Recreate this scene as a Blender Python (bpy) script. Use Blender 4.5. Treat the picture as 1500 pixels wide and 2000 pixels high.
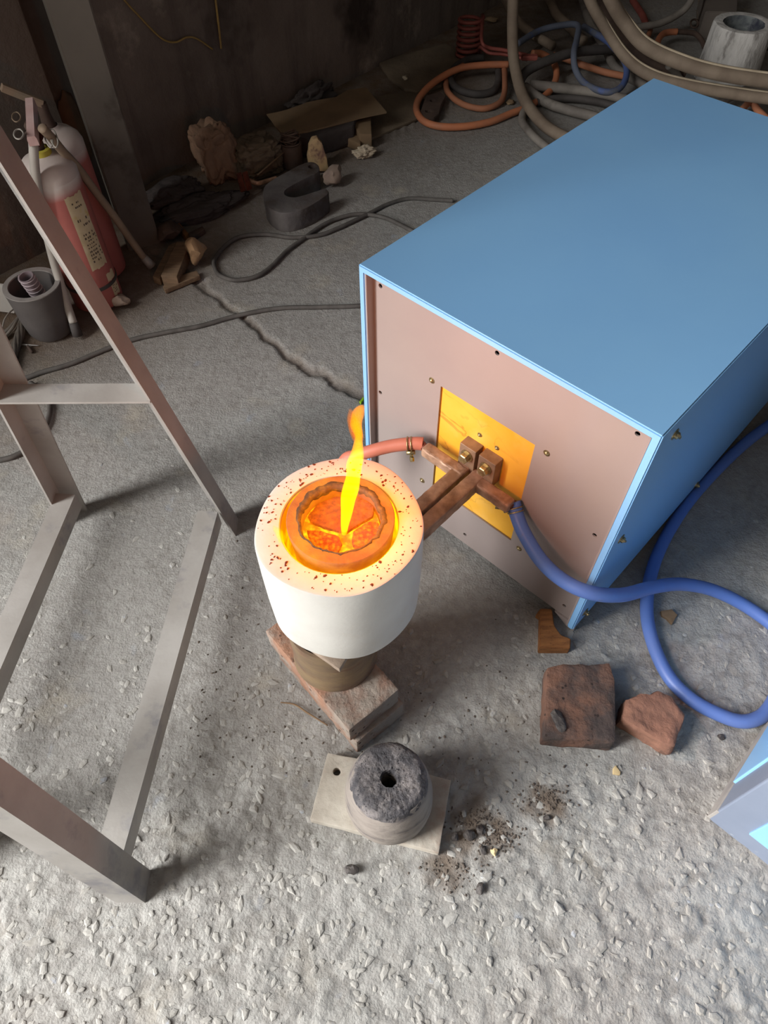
import bpy, bmesh, math, random
import numpy as np
from mathutils import Vector, Matrix

for o in list(bpy.data.objects):
    bpy.data.objects.remove(o, do_unlink=True)
SC = bpy.context.scene
COL = SC.collection
R = math.radians

SC.cycles.max_bounces = 6; SC.cycles.diffuse_bounces = 3; SC.cycles.glossy_bounces = 3; SC.cycles.volume_bounces = 0

# ------------------------------------------------------------------ camera
CH = 1.25; FPX = 1368.71; PITCH = 0.9407359; ROLL = -0.00738573
_cp, _sp = math.cos(PITCH), math.sin(PITCH)
FW = Vector((0, _cp, -_sp)); UP0 = Vector((0, _sp, _cp)); RT0 = Vector((1, 0, 0))
RT = RT0 * math.cos(ROLL) + UP0 * math.sin(ROLL)
UPV = UP0 * math.cos(ROLL) - RT0 * math.sin(ROLL)
CAMP = Vector((0, 0, CH))
cd = bpy.data.cameras.new('camera'); cam = bpy.data.objects.new('camera', cd); COL.objects.link(cam)
cd.sensor_fit = 'VERTICAL'; cd.sensor_height = 36; cd.sensor_width = 27; cd.lens = FPX / 2000 * 36
cd.clip_start = 0.02; cd.clip_end = 100
M = Matrix((RT, UPV, -FW)).transposed().to_4x4(); M.translation = CAMP
cam.matrix_world = M
SC.camera = cam

# ------------------------------------------------------------------ light, exposure
SC.view_settings.view_transform = 'Standard'; SC.view_settings.look = 'None'
SC.view_settings.gamma = 1.0; SC.view_settings.use_curve_mapping = False
SC.view_settings.exposure = 0.18
world = bpy.data.worlds.new('world'); SC.world = world; world.use_nodes = True
bg = world.node_tree.nodes['Background']; bg.inputs[0].default_value = (0.85, 0.93, 1.0, 1); bg.inputs[1].default_value = 1.0

WU = Vector((0.65, 0.76, 0)).normalized()      # along the sooty wall
WN = Vector((0.76, -0.65, 0)).normalized()     # out of that wall, into the room
W0 = Vector((0, 3.2, 0))
def room(s, n, z=0):                           # room coordinates: along the wall, out of the wall
    return W0 + WU * s + WN * n + Vector((0, 0, z))
def area_light(name, loc, target, sx, sy, power, color):
    l = bpy.data.lights.new(name, 'AREA'); l.shape = 'RECTANGLE'; l.size = sx; l.size_y = sy
    l.energy = power; l.color = color
    o = bpy.data.objects.new(name, l); COL.objects.link(o)
    o.location = loc; o.rotation_euler = (Vector(target) - Vector(loc)).to_track_quat('-Z', 'Y').to_euler()
    return o
# daylight: the open workshop doorway, to the left behind the camera, where the photograph's shadows point back to
area_light('doorway_left_offscreen', room(-5.6, -.08, 2.1), room(-5.6, 3, 1.5), 3.0, 4.1, 1000, (1.0, 0.985, 0.965))

# ------------------------------------------------------------------ pixel helpers (frame 1500 x 2000)
def ray(px, py): return FW * FPX + RT * (px - 750) - UPV * (py - 1000)
def G(px, py, z=0.0):
    v = ray(px, py); return CAMP + v * ((z - CH) / v.z)
def on_plane(px, py, p0, n):
    v = ray(px, py); return CAMP + v * ((Vector(p0) - CAMP).dot(n) / v.dot(n))
def on_wall(px, py, off=0.0): return on_plane(px, py, W0 + WN * off, WN)

# ------------------------------------------------------------------ materials
class NT:
    def __init__(s, name):
        s.m = bpy.data.materials.new(name); s.m.use_nodes = True; s.t = s.m.node_tree; s.t.nodes.clear()
        s.out = s.n('ShaderNodeOutputMaterial')
    def n(s, k, **kw):
        x = s.t.nodes.new(k)
        for a, b in kw.items(): setattr(x, a, b)
        return x
    def l(s, a, b): s.t.links.new(a, b)
    def val(s, sock, v):
        if hasattr(v, 'is_linked') or isinstance(v, bpy.types.NodeSocket): s.l(v, sock)
        else: sock.default_value = v
    def coord(s, scale=(1, 1, 1), kind='Object'):
        tc = s.n('ShaderNodeTexCoord'); mp = s.n('ShaderNodeMapping'); mp.inputs['Scale'].default_value = scale
        s.l(tc.outputs[kind], mp.inputs[0]); return mp.outputs[0]
    def noise(s, vec, scale, detail=4, rough=.55, dist=0):
        x = s.n('ShaderNodeTexNoise'); s.l(vec, x.inputs['Vector']); x.inputs['Scale'].default_value = scale
        x.inputs['Detail'].default_value = detail; x.inputs['Roughness'].default_value = rough; x.inputs['Distortion'].default_value = dist
        return x.outputs['Fac']
    def voro(s, vec, scale, feature='F1', out='Distance', rnd=1):
        x = s.n('ShaderNodeTexVoronoi', feature=feature); s.l(vec, x.inputs['Vector']); x.inputs['Scale'].default_value = scale
        x.inputs['Randomness'].default_value = rnd
        return x.outputs[out]
    def rng(s, v, a, b, c=0, d=1):
        x = s.n('ShaderNodeMapRange'); s.l(v, x.inputs[0])
        for i, q in enumerate((a, b, c, d)): x.inputs[i + 1].default_value = q
        return x.outputs[0]
    def math(s, op, a, b=None):
        x = s.n('ShaderNodeMath', operation=op); s.val(x.inputs[0], a)
        if b is not None: s.val(x.inputs[1], b)
        return x.outputs[0]
    def mix(s, fac, a, b):
        x = s.n('ShaderNodeMix', data_type='RGBA')
        s.val(x.inputs[0], fac); s.val(x.inputs[6], a); s.val(x.inputs[7], b); return x.outputs[2]
    def bump(s, h, strength, dist=.002, prev=None):
        x = s.n('ShaderNodeBump'); s.l(h, x.inputs['Height']); x.inputs['Strength'].default_value = strength
        x.inputs['Distance'].default_value = dist
        if prev is not None: s.l(prev, x.inputs['Normal'])
        return x.outputs[0]
    def bsdf(s, col, rough=.6, metal=0, normal=None, spec=.5, **kw):
        x = s.n('ShaderNodeBsdfPrincipled'); s.val(x.inputs['Base Color'], col); s.val(x.inputs['Roughness'], rough)
        s.val(x.inputs['Metallic'], metal); x.inputs['Specular IOR Level'].default_value = spec
        if normal is not None: s.l(normal, x.inputs['Normal'])
        for k, v in kw.items(): s.val(x.inputs[k.replace('_', ' ')], v)
        s.l(x.outputs[0], s.out.inputs[0]); return x
def C(r, g, b):                                 # sRGB 0-255 to linear
    f = lambda c: (c / 255 / 12.92) if c / 255 <= .04045 else ((c / 255 + .055) / 1.055) ** 2.4
    return (f(r), f(g), f(b), 1)
def mat(name, c1, c2=None, scale=20, rough=.65, metal=0, bump=.25, bscale=120, bdist=.002, stain=None, sscale=6, slo=.55, shi=.7, samt=1, speck=None, spscale=80, spth=.12, stretch=(1, 1, 1), spec=.4):
    t = NT(name); v = t.coord(stretch)
    col = c1 if c2 is None else t.mix(t.rng(t.noise(v, scale, 5), .35, .65), c1, c2)
    if stain is not None:
        col = t.mix(t.math('MULTIPLY', t.rng(t.noise(v, sscale, 6, .65), slo, shi), samt), col, stain)
    if speck is not None:
        d = t.voro(v, spscale); nz = t.noise(v, spscale * .35, 2)
        col = t.mix(t.math('MULTIPLY', t.rng(d, spth, spth * .7), t.rng(nz, .48, .58)), col, speck)
    nrm = t.bump(t.noise(v, bscale, 6, .6), bump, bdist) if bump else None
    t.bsdf(col, rough, metal, nrm, spec); return t.m

M_ = {}
M_['blue_paint'] = mat('blue_paint', C(132, 183, 228), C(127, 178, 226), 3, .33, 0, .03, 300, spec=.5)
M_['panel_grey'] = mat('taupe_panel_paint', C(152, 140, 135), C(145, 133, 130), 4, .42, 0, .05, 200, stain=C(150, 138, 134), sscale=5, slo=.6, shi=.75, samt=.5)
M_['brass'] = mat('brass_plated_steel', C(190, 175, 135), C(150, 132, 95), 200, .35, .9, .1)
M_['black'] = mat('black_rubber', C(30, 28, 27), C(42, 38, 36), 30, .7)
M_['copper'] = mat('tarnished_copper', C(188, 150, 124), C(138, 104, 82), 45, .5, .25, .35, 150, .0015, stain=C(196, 160, 138), sscale=40, slo=.62, shi=.72, samt=.7)
M_['copper_dark'] = mat('dark_copper', C(120, 62, 44), C(84, 44, 34), 40, .5, .5, .25, 150)
M_['plate_copper'] = mat('terminal_copper', C(150, 124, 100), C(122, 98, 80), 40, .5, .3, .25, 150)
M_['refractory'] = mat('white_refractory', C(222, 221, 215), C(210, 208, 202), 8, .85, 0, .18, 160, .0015, stain=C(206, 196, 182), sscale=9, slo=.55, shi=.8, samt=.6)
M_['red_hose'] = mat('red_rubber_hose', C(200, 120, 98), C(190, 108, 86), 10, .5, 0, .08, 80)
M_['blue_hose'] = mat('blue_rubber_hose', C(94, 118, 178), C(84, 118, 190), 6, .42, 0, .08, 80, stain=C(120, 120, 124), sscale=14, slo=.62, shi=.7, samt=.6)
M_['brick'] = mat('red_brick', C(158, 120, 98), C(128, 98, 84), 14, .9, 0, .8, 90, .005, stain=C(156, 148, 138), sscale=12, slo=.44, shi=.6, samt=.85, speck=C(66, 48, 40), spscale=60, spth=.22)
M_['brick_dark'] = mat('sooty_brick', C(122, 88, 72), C(96, 76, 68), 14, .9, 0, .8, 90, .005, stain=C(72, 64, 62), sscale=9, slo=.42, shi=.56, samt=.9, speck=C(50, 40, 36), spscale=70, spth=.2)
M_['brick_red'] = mat('broken_red_brick', C(148, 108, 90), C(126, 92, 78), 20, .92, 0, .8, 90, .004, stain=C(84, 70, 64), sscale=14, slo=.55, shi=.66, samt=.8)
M_['ring_steel'] = mat('scaled_steel', C(150, 128, 98), C(122, 104, 88), 12, .55, .35, .3, 100, stain=C(120, 86, 72), sscale=14, slo=.55, shi=.7, stretch=(1, 1, 3))
M_['stone'] = mat('grey_stone', C(168, 150, 134), C(140, 124, 110), 25, .9, 0, .5, 100, .003)
M_['mold_side'] = mat('mould_side_clay', C(152, 144, 136), C(128, 120, 114), 16, .8, 0, .4, 90, .003, stain=C(88, 85, 88), sscale=16, slo=.56, shi=.68, samt=.8, stretch=(1, 1, 2.5))
M_['mold_top'] = mat('mould_slag_top', C(134, 128, 126), C(104, 100, 102), 60, .75, 0, .9, 160, .004, stain=C(64, 63, 67), sscale=26, slo=.44, shi=.58, samt=.9, speck=C(40, 39, 43), spscale=240, spth=.3)
M_['plate'] = mat('fireclay_plate', C(196, 190, 178), C(170, 162, 150), 18, .85, 0, .4, 100, .003, stain=C(150, 118, 100), sscale=12, slo=.55, shi=.7, samt=.6)
M_['steel'] = mat('mill_steel', C(168, 165, 161), C(150, 146, 141), 9, .42, .12, .12, 120, stain=C(96, 98, 110), sscale=8, slo=.58, shi=.7, samt=.6)
M_['iron_cast'] = mat('cast_iron', C(112, 108, 106), C(92, 88, 88), 14, .7, .2, .4, 90, .003, stain=C(78, 68, 62), sscale=9, slo=.5, shi=.65)
M_['wood'] = mat('hardwood', C(150, 100, 56), C(122, 78, 42), 30, .7, 0, .3, 80, .002, stretch=(1, 6, 6), speck=C(70, 44, 26), spscale=160, spth=.3)
M_['wood_old'] = mat('dusty_old_wood', C(136, 112, 88), C(112, 92, 72), 20, .85, 0, .35, 80, .003, stretch=(1, 5, 5))
M_['graphite'] = mat('graphite', C(96, 92, 90), C(82, 78, 78), 10, .62, 0, .25, 60, .003)
M_['graphite_rim'] = mat('graphite_rim', C(150, 146, 142), C(134, 130, 126), 30, .7, 0, .2)
M_['ext_red'] = mat('extinguisher_red', C(178, 106, 98), C(166, 94, 88), 6, .5, 0, .08, 60, stain=C(160, 122, 114), sscale=6, slo=.58, shi=.75, samt=.6)
t = NT('extinguisher_red_dusty'); v = t.coord(); sz = t.n('ShaderNodeSeparateXYZ'); t.l(v, sz.inputs[0])
col = t.mix(t.rng(t.noise(v, 6, 4), .35, .65), C(176, 104, 96), C(162, 92, 86))
dz = t.rng(t.math('ADD', sz.outputs['Z'], t.math('MULTIPLY', t.noise(v, 14, 3), .03)), .345, .378)
t.bsdf(t.mix(dz, col, C(204, 196, 190)), .55, 0, None, .4); M_['ext_red'] = t.m
M_['ext_dust'] = mat('dusty_white_shoulder', C(208, 200, 194), C(190, 178, 172), 8, .8, 0, .08, 60)
M_['ext_lever'] = mat('dusty_pink_lever', C(204, 178, 174), C(190, 156, 152), 14, .7)
M_['hose_grey'] = mat('pale_grey_hose', C(176, 172, 164), C(160, 154, 146), 9, .6, 0, .1)
M_['hose_beige'] = mat('beige_hose', C(150, 132, 112), C(134, 116, 98), 9, .65, 0, .1)
M_['yellow'] = mat('yellow_ring', C(190, 180, 70), C(170, 158, 60), 9, .6)
M_['label'] = mat('yellowed_paper', C(206, 192, 160), C(190, 174, 140), 30, .85, 0, .1, stain=C(190, 168, 80), sscale=20, slo=.6, shi=.68, samt=.7)
M_['ink'] = mat('faded_ink', C(92, 82, 72), None, 1, .9, 0, 0)
M_['white_sheet'] = mat('white_sheet', C(214, 212, 208), C(200, 196, 190), 6, .7)
M_['cable'] = mat('dusty_black_cable', C(96, 92, 88), C(76, 72, 69), 30, .75, 0, .15)
M_['cable_grey'] = mat('dusty_grey_hose', C(138, 132, 124), C(112, 106, 100), 12, .75, 0, .3, 90, .003, stain=C(92, 86, 80), sscale=9, slo=.55, shi=.7)
M_['cable_brown'] = mat('dusty_brown_hose', C(136, 122, 106), C(116, 102, 88), 12, .78, 0, .3, 90, .003)
M_['cable_dark'] = mat('dark_hose', C(82, 78, 76), C(64, 60, 58), 12, .75, 0, .2)
M_['strip'] = mat('pale_edge_strip', C(188, 174, 150), C(170, 156, 134), 20, .85)
M_['orange_hose'] = mat('orange_hose', C(204, 128, 88), C(182, 116, 84), 8, .6, 0, .1, stain=C(150, 112, 90), sscale=6, slo=.5, shi=.7, samt=.7)
M_['orange_dusty'] = mat('dusty_orange_hose', C(178, 118, 86), C(160, 108, 82), 8, .7, 0, .1)
M_['navy_hose'] = mat('dusty_navy_hose', C(98, 106, 122), C(84, 88, 100), 5, .7, 0, .1, stain=C(76, 104, 172), sscale=5, slo=.5, shi=.58, samt=.6)
M_['coil_red'] = mat('red_enamel_copper', C(158, 88, 78), C(136, 74, 66), 16, .6, .2, .15)
M_['cardboard'] = mat('dusty_cardboard', C(140, 118, 90), C(124, 104, 80), 8, .9, 0, .15, 40, .003)
M_['sacking'] = mat('grey_brown_sacking', C(122, 108, 90), C(104, 92, 76), 8, .95, 0, .5, 60, .006)
M_['rag'] = mat('brown_cloth', C(150, 122, 100), C(124, 98, 80), 9, .95, 0, .5, 70, .006)
M_['dark_cloth'] = mat('dark_dusty_cloth', C(80, 74, 72), C(62, 56, 54), 8, .95, 0, .5, 60, .005)
M_['cup_white'] = mat('cracked_pale_refractory', C(206, 204, 200), C(176, 174, 170), 16, .88, 0, .9, 45, .006, stain=C(116, 112, 108), sscale=22, slo=.56, shi=.66, samt=.8, stretch=(1, 1, .35))
M_['glaze'] = mat('dark_glassy_glaze', C(60, 62, 74), C(110, 116, 116), 25, .12, 0, .8, 50, .006)
M_['rock'] = mat('tan_rock', C(170, 138, 104), C(144, 116, 88), 18, .92, 0, .6, 70, .004, stain=C(124, 112, 104), sscale=9, slo=.5, shi=.65)
M_['rock_yellow'] = mat('yellow_firebrick', C(190, 164, 122), C(172, 144, 108), 12, .92, 0, .5, 70, .004, stain=C(120, 92, 80), sscale=14, slo=.52, shi=.62)
M_['rock_grey'] = mat('pinkish_rock', C(164, 146, 130), C(140, 124, 114), 14, .92, 0, .5, 70, .004)
M_['paper'] = mat('crumpled_paper', C(196, 184, 162), C(176, 162, 140), 20, .9, 0, .3)
M_['slag'] = mat('black_slag', C(58, 54, 54), C(90, 84, 80), 60, .5, 0, .8, 150, .004)
M_['cab2_grey'] = mat('scuffed_grey_blue_paint', C(122, 132, 150), C(112, 122, 140), 6, .5, 0, .06, 200, stain=C(168, 172, 176), sscale=40, slo=.66, shi=.72, samt=.6)
M_['cab2_dust'] = mat('dusty_grey_frame', C(160, 156, 150), C(138, 134, 132), 14, .8, 0, .2)
M_['column'] = mat('grey_painted_column', C(104, 98, 90), C(92, 87, 80), 5, .7, 0, .15, 40, .003, stain=C(70, 62, 56), sscale=5, slo=.56, shi=.66, samt=.8)
M_['wire_yellow'] = mat('dusty_yellow_wire', C(170, 142, 84), C(150, 124, 76), 12, .8)
M_['clear_plastic'] = mat('clear_ribbed_plastic', C(150, 138, 142), C(130, 118, 124), 8, .3)
M_['wire_rope'] = mat('steel_wire_rope', C(140, 134, 126), C(112, 104, 96), 30, .5, .4, .2)
M_['chip'] = mat('pale_wood_chip', C(206, 184, 140), C(190, 166, 124), 40, .85)
M_['leaf'] = mat('brown_leaf_chip', C(134, 110, 84), C(116, 94, 72), 40, .85)
M_['green_bit'] = mat('green_plastic_bit', C(150, 200, 40), None, 1, .5)
M_['rust'] = mat('rusty_iron', C(92, 76, 66), C(74, 60, 54), 20, .85, .1, .4, 80)
M_['far_box'] = mat('far_grey_box', C(120, 112, 104), C(106, 98, 92), 6, .8)

# yellow insulation board with brown veins
t = NT('yellow_marbled_board'); v = t.coord((1, 1, 1))
base = t.mix(t.rng(t.noise(v, 9, 4), .35, .65), C(236, 176, 62), C(222, 160, 40))
base = t.mix(t.math('MULTIPLY', t.rng(t.noise(v, 16, 4), .55, .7), .4), base, C(238, 190, 100))
nz = t.n('ShaderNodeTexNoise'); t.l(v, nz.inputs['Vector']); nz.inputs['Scale'].default_value = 7; nz.inputs['Detail'].default_value = 5; nz.inputs['Distortion'].default_value = 1.2
vein = t.rng(t.math('ABSOLUTE', t.math('SUBTRACT', nz.outputs['Fac'], .5)), .0, .012, 1, 0)
vein = t.math('MULTIPLY', vein, t.rng(t.noise(v, 4, 2), .36, .52))
t.bsdf(t.mix(t.math('MULTIPLY', vein, .7), base, C(170, 104, 24)), .5); M_['board'] = t.m

# hot materials
def hot(name, c_lo, c_hi, scale, s_lo, s_hi, lo=.4, hi=.65, base=(.08, .05, .04, 1), crack=False):
    t = NT(name); v = t.coord()
    if crack:
        w = t.n('ShaderNodeVectorMath', operation='ADD'); nn = t.n('ShaderNodeTexNoise'); t.l(v, nn.inputs['Vector']); nn.inputs['Scale'].default_value = 40
        sc = t.n('ShaderNodeVectorMath', operation='SCALE'); t.l(nn.outputs['Color'], sc.inputs[0]); sc.inputs['Scale'].default_value = .02
        t.l(v, w.inputs[0]); t.l(sc.outputs[0], w.inputs[1])
        d = t.voro(w.outputs[0], scale, 'DISTANCE_TO_EDGE'); f = t.rng(d, lo, hi, 1, 0)
        f = t.math('MAXIMUM', f, t.math('MULTIPLY', t.rng(t.noise(v, 300, 3), .4, .75), .45))
    else:
        f = t.rng(t.noise(v, scale, 4, .6), lo, hi)
    col = t.mix(f, c_lo, c_hi); st = t.math('ADD', t.math('MULTIPLY', f, s_hi - s_lo), s_lo)
    t.bsdf(base, .8, 0, t.bump(t.noise(v, 200, 4), .4), Emission_Color=col, Emission_Strength=st); return t.m
M_['hot_crucible'] = hot('glowing_crucible', C(196, 90, 8), C(236, 138, 14), 14, .7, .95)
M_['hot_slag'] = hot('glowing_slag_crust', C(96, 66, 14), C(190, 110, 12), 90, .15, .55, base=(.05, .045, .03, 1))
M_['hot_lining'] = hot('white_hot_lining', C(255, 120, 0), C(255, 200, 10), 14, 1.1, 1.8)
M_['hot_chunk'] = hot('glowing_metal_chunk', C(196, 40, 0), C(255, 140, 6), 150, .6, 1.1, .38, .66)
M_['hot_disc'] = hot('glowing_metal_disc', C(172, 66, 0), C(240, 106, 2), 110, .6, .95, .36, .68)
M_['melt'] = hot('molten_metal', C(255, 122, 4), C(255, 204, 18), 60, 1.0, 1.45, .42, .66)
def flame_mat(name, strength, z0, z1, warm=False):
    t = NT(name); tc = t.n('ShaderNodeTexCoord'); sp = t.n('ShaderNodeSeparateXYZ'); t.l(tc.outputs['Object'], sp.inputs[0])
    hgt = t.rng(sp.outputs['Z'], z0, z1)
    e = t.n('ShaderNodeEmission'); a = t.n('ShaderNodeVolumeAbsorption'); add = t.n('ShaderNodeAddShader')
    c = t.mix(hgt, (1, .62, .0, 1), (1, .30, .0, 1)) if not warm else t.mix(hgt, (1, .45, 0, 1), (1, .22, .0, 1))
    t.l(c, e.inputs['Color'])
    nz = t.rng(t.noise(tc.outputs['Object'], 22, 3), .25, .75, .75, 1.25)
    s = t.math('MULTIPLY', t.rng(hgt, .55, 1.0, strength, strength * .4), nz)
    t.l(s, e.inputs['Strength'])
    a.inputs['Color'].default_value = (1, .6, .0, 1); a.inputs['Density'].default_value = 55
    t.l(e.outputs[0], add.inputs[0]); t.l(a.outputs[0], add.inputs[1]); t.l(add.outputs[0], t.out.inputs['Volume']); return t.m
M_['flame'] = flame_mat('flame_gas', 150, .42, .69)
M_['flame_small'] = flame_mat('small_flame_gas', 90, .43, .47, True)

# ------------------------------------------------------------------ object helpers
def link(name, me, m=None, parent=None, smooth=False):
    o = bpy.data.objects.new(name, me); COL.objects.link(o)
    if m is not None and not me.materials: me.materials.append(m)
    if parent is not None: o.parent = parent
    if smooth:
        for p in me.polygons: p.use_smooth = True
    return o
def tag(o, label, cat, group=None, kind=None):
    o['label'] = label; o['category'] = cat
    if group: o['group'] = group
    if kind: o['kind'] = kind
    return o
def structure(o): o['kind'] = 'structure'; return o
def empty(name, loc=(0, 0, 0), rz=0.0):
    e = bpy.data.objects.new(name, None); COL.objects.link(e); e.location = loc; e.rotation_euler = (0, 0, rz); e.empty_display_size = .05
    return e
def from_bm(name, bm, m=None, parent=None, smooth=False, recenter=None):
    me = bpy.data.meshes.new(name); bmesh.ops.recalc_face_normals(bm, faces=bm.faces); bm.to_mesh(me); bm.free()
    return link(name, me, m, parent, smooth)
def pydata(name, vs, fs, m=None, parent=None, smooth=False):
    me = bpy.data.meshes.new(name); me.from_pydata([tuple(v) for v in vs], [], fs); me.update()
    bm = bmesh.new(); bm.from_mesh(me); bmesh.ops.recalc_face_normals(bm, faces=bm.faces); bm.to_mesh(me); bm.free()
    return link(name, me, m, parent, smooth)
def add_box(bm, x0, x1, y0, y1, z0, z1, bev=0):
    r = bmesh.ops.create_cube(bm, size=1); vs = r['verts']
    bmesh.ops.scale(bm, vec=(x1 - x0, y1 - y0, z1 - z0), verts=vs)
    bmesh.ops.translate(bm, vec=((x0 + x1) / 2, (y0 + y1) / 2, (z0 + z1) / 2), verts=vs)
    if bev:
        es = list({e for v in vs for e in v.link_edges}); bmesh.ops.bevel(bm, geom=es, offset=bev, segments=2, affect='EDGES', profile=.5)
def box(name, x0, x1, y0, y1, z0, z1, m, parent=None, bev=0):
    bm = bmesh.new(); add_box(bm, x0, x1, y0, y1, z0, z1, bev); return from_bm(name, bm, m, parent)
def catmull(P, n=8, closed=False):
    P = [Vector(p) for p in P]; out = []
    N = len(P)
    seg = N if closed else N - 1
    for i in range(seg):
        p0 = P[(i - 1) % N] if closed else P[max(i - 1, 0)]; p1 = P[i]; p2 = P[(i + 1) % N]; p3 = P[(i + 2) % N] if closed else P[min(i + 2, N - 1)]
        for k in range(n):
            t = k / n
            out.append(.5 * ((2 * p1) + (p2 - p0) * t + (2 * p0 - 5 * p1 + 4 * p2 - p3) * t * t + (3 * p1 - p0 - 3 * p2 + p3) * t ** 3))
    if not closed: out.append(P[-1])
    return out
def tube_geo(P, r, sides=10, closed=False, shape=None, up=None):
    P = [Vector(p) for p in P]; N = len(P); vs = []; fs = []
    rr = r if isinstance(r, (list, tuple)) else [r] * N
    T = []
    for i in range(N):
        a = P[(i - 1) % N] if closed else P[max(i - 1, 0)]; b = P[(i + 1) % N] if closed else P[min(i + 1, N - 1)]
        T.append((b - a).normalized())
    nv = up if up is not None else (Vector((0, 0, 1)) if abs(T[0].z) < .9 else Vector((1, 0, 0)))
    for i in range(N):
        nv = (nv - T[i] * nv.dot(T[i])).normalized() if up is None else (up - T[i] * up.dot(T[i])).normalized()
        bv = T[i].cross(nv)
        for k in range(sides):
            a = 2 * math.pi * k / sides
            cx, cy = (math.cos(a), math.sin(a)) if shape is None else shape[k]
            vs.append(P[i] + (nv * cx + bv * cy) * rr[i])
    for i in range(N if closed else N - 1):
        j = (i + 1) % N
        for k in range(sides):
            k2 = (k + 1) % sides
            fs.append((i * sides + k, i * sides + k2, j * sides + k2, j * sides + k))
    if not closed:
        fs.append(tuple(range(sides))[::-1]); fs.append(tuple((N - 1) * sides + k for k in range(sides)))
    return vs, fs
def tube(name, pts, r, m, parent=None, n=8, sides=10, closed=False, smooth=True, curve=True, **kw):
    P = catmull(pts, n, closed) if curve else [Vector(p) for p in pts]
    rr = r
    if isinstance(r, (list, tuple)):
        k = np.linspace(0, 1, len(r)); rr = list(np.interp(np.linspace(0, 1, len(P)), k, r))
    vs, fs = tube_geo(P, rr, sides, closed, **kw)
    return pydata(name, vs, fs, m, parent, smooth)
def lathe(name, prof, m, parent=None, center=(0, 0, 0), seg=48, smooth=True, wob=None, closed=False, mats=None):
    vs = []; fs = []; n = len(prof)
    for k in range(seg):
        a = 2 * math.pi * k / seg; w = 1 if wob is None else wob(a)
        for (r, z) in prof: vs.append((center[0] + r * w * math.cos(a), center[1] + r * w * math.sin(a), center[2] + z))
    for k in range(seg):
        k2 = (k + 1) % seg
        for i in range(n if closed else n - 1):
            j = (i + 1) % n; fs.append((k * n + i, k2 * n + i, k2 * n + j, k * n + j))
    me = bpy.data.meshes.new(name); me.from_pydata(vs, [], fs)
    bm = bmesh.new(); bm.from_mesh(me); bmesh.ops.remove_doubles(bm, verts=bm.verts, dist=1e-6); bmesh.ops.recalc_face_normals(bm, faces=bm.faces)
    bm.to_mesh(me); bm.free()
    o = link(name, me, m, parent)
    if smooth: shade_auto(o)
    return o
def shade_auto(o, ang=35):
    me = o.data
    for p in me.polygons: p.use_smooth = True
    bm = bmesh.new(); bm.from_mesh(me); bm.normal_update()
    for e in bm.edges:
        e.smooth = not (len(e.link_faces) == 2 and e.calc_face_angle(0) > R(ang))
    bm.to_mesh(me); bm.free()
def prism_bm(outer, z0, z1, holes=()):
    """outer: list of (x, y); flat polygon with holes, extruded from z0 to z1"""
    bm = bmesh.new(); es = []
    for loop in [outer] + list(holes):
        vv = [bm.verts.new((p[0], p[1], z1)) for p in loop]
        for i in range(len(vv)): es.append(bm.edges.new((vv[i], vv[(i + 1) % len(vv)])))
    r = bmesh.ops.triangle_fill(bm, use_beauty=True, use_dissolve=False, edges=es)
    fcs = [g for g in r['geom'] if isinstance(g, bmesh.types.BMFace)]
    ex = bmesh.ops.extrude_face_region(bm, geom=fcs)
    bmesh.ops.translate(bm, vec=(0, 0, z0 - z1), verts=[g for g in ex['geom'] if isinstance(g, bmesh.types.BMVert)])
    return bm
def vn(p, seed=0):
    from mathutils import noise as mn
    return mn.noise(Vector(p) + Vector((seed * 7.3, seed * 3.1, seed * 5.7)))
def roughen(o, sub, amp, freq, seed=0, bev=0.0):
    """bevel, subdivide, and push the vertices by noise: chipped stone, brick, cloth"""
    me = o.data; bm = bmesh.new(); bm.from_mesh(me)
    if bev:
        es = [e for e in bm.edges if len(e.link_faces) == 2 and e.calc_face_angle(0) > .4]
        bmesh.ops.bevel(bm, geom=es, offset=bev, segments=2, affect='EDGES', profile=.6, clamp_overlap=True)
        bmesh.ops.remove_doubles(bm, verts=bm.verts, dist=bev * .1)
    bmesh.ops.triangulate(bm, faces=bm.faces)
    for _ in range(7):
        es = [e for e in bm.edges if e.calc_length() > sub]
        if not es or len(bm.verts) + len(es) > 7000: break
        bmesh.ops.subdivide_edges(bm, edges=es, cuts=1); bmesh.ops.triangulate(bm, faces=bm.faces)
    bm.normal_update()
    off = [(v, v.normal.copy()) for v in bm.verts]
    for v, nm in off:
        d = vn(v.co * freq, seed) * .6 + vn(v.co * freq * 2.3, seed + 1) * .4
        v.co += nm * d * amp
    for f in bm.faces: f.smooth = True
    bm.to_mesh(me); bm.free(); shade_auto(o, 40); return o
def set_origin(o, p):
    p = Vector(p); o.data.transform(Matrix.Translation(-p)); o.location = p; return o
def pix_poly(pts, z): return [tuple(G(x, y, z)[:2]) for x, y in pts]
def pix_prism(name, pts, z1, z0, m, parent=None, rough=0, sub=.012, freq=40, seed=0, bev=.003, holes=()):
    bm = prism_bm(pix_poly(pts, z1), z0, z1, holes); o = from_bm(name, bm, m, parent)
    if rough: roughen(o, sub, rough, freq, seed, bev)
    elif bev:
        bm = bmesh.new(); bm.from_mesh(o.data); es = [e for e in bm.edges if len(e.link_faces) == 2 and e.calc_face_angle(0) > .4]
        bmesh.ops.bevel(bm, geom=es, offset=bev, segments=2, affect='EDGES'); bm.to_mesh(o.data); bm.free()
    c = sum((Vector(v.co) for v in o.data.vertices), Vector()) / len(o.data.vertices)
    if parent is None: set_origin(o, (c.x, c.y, z0))
    return o
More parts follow.
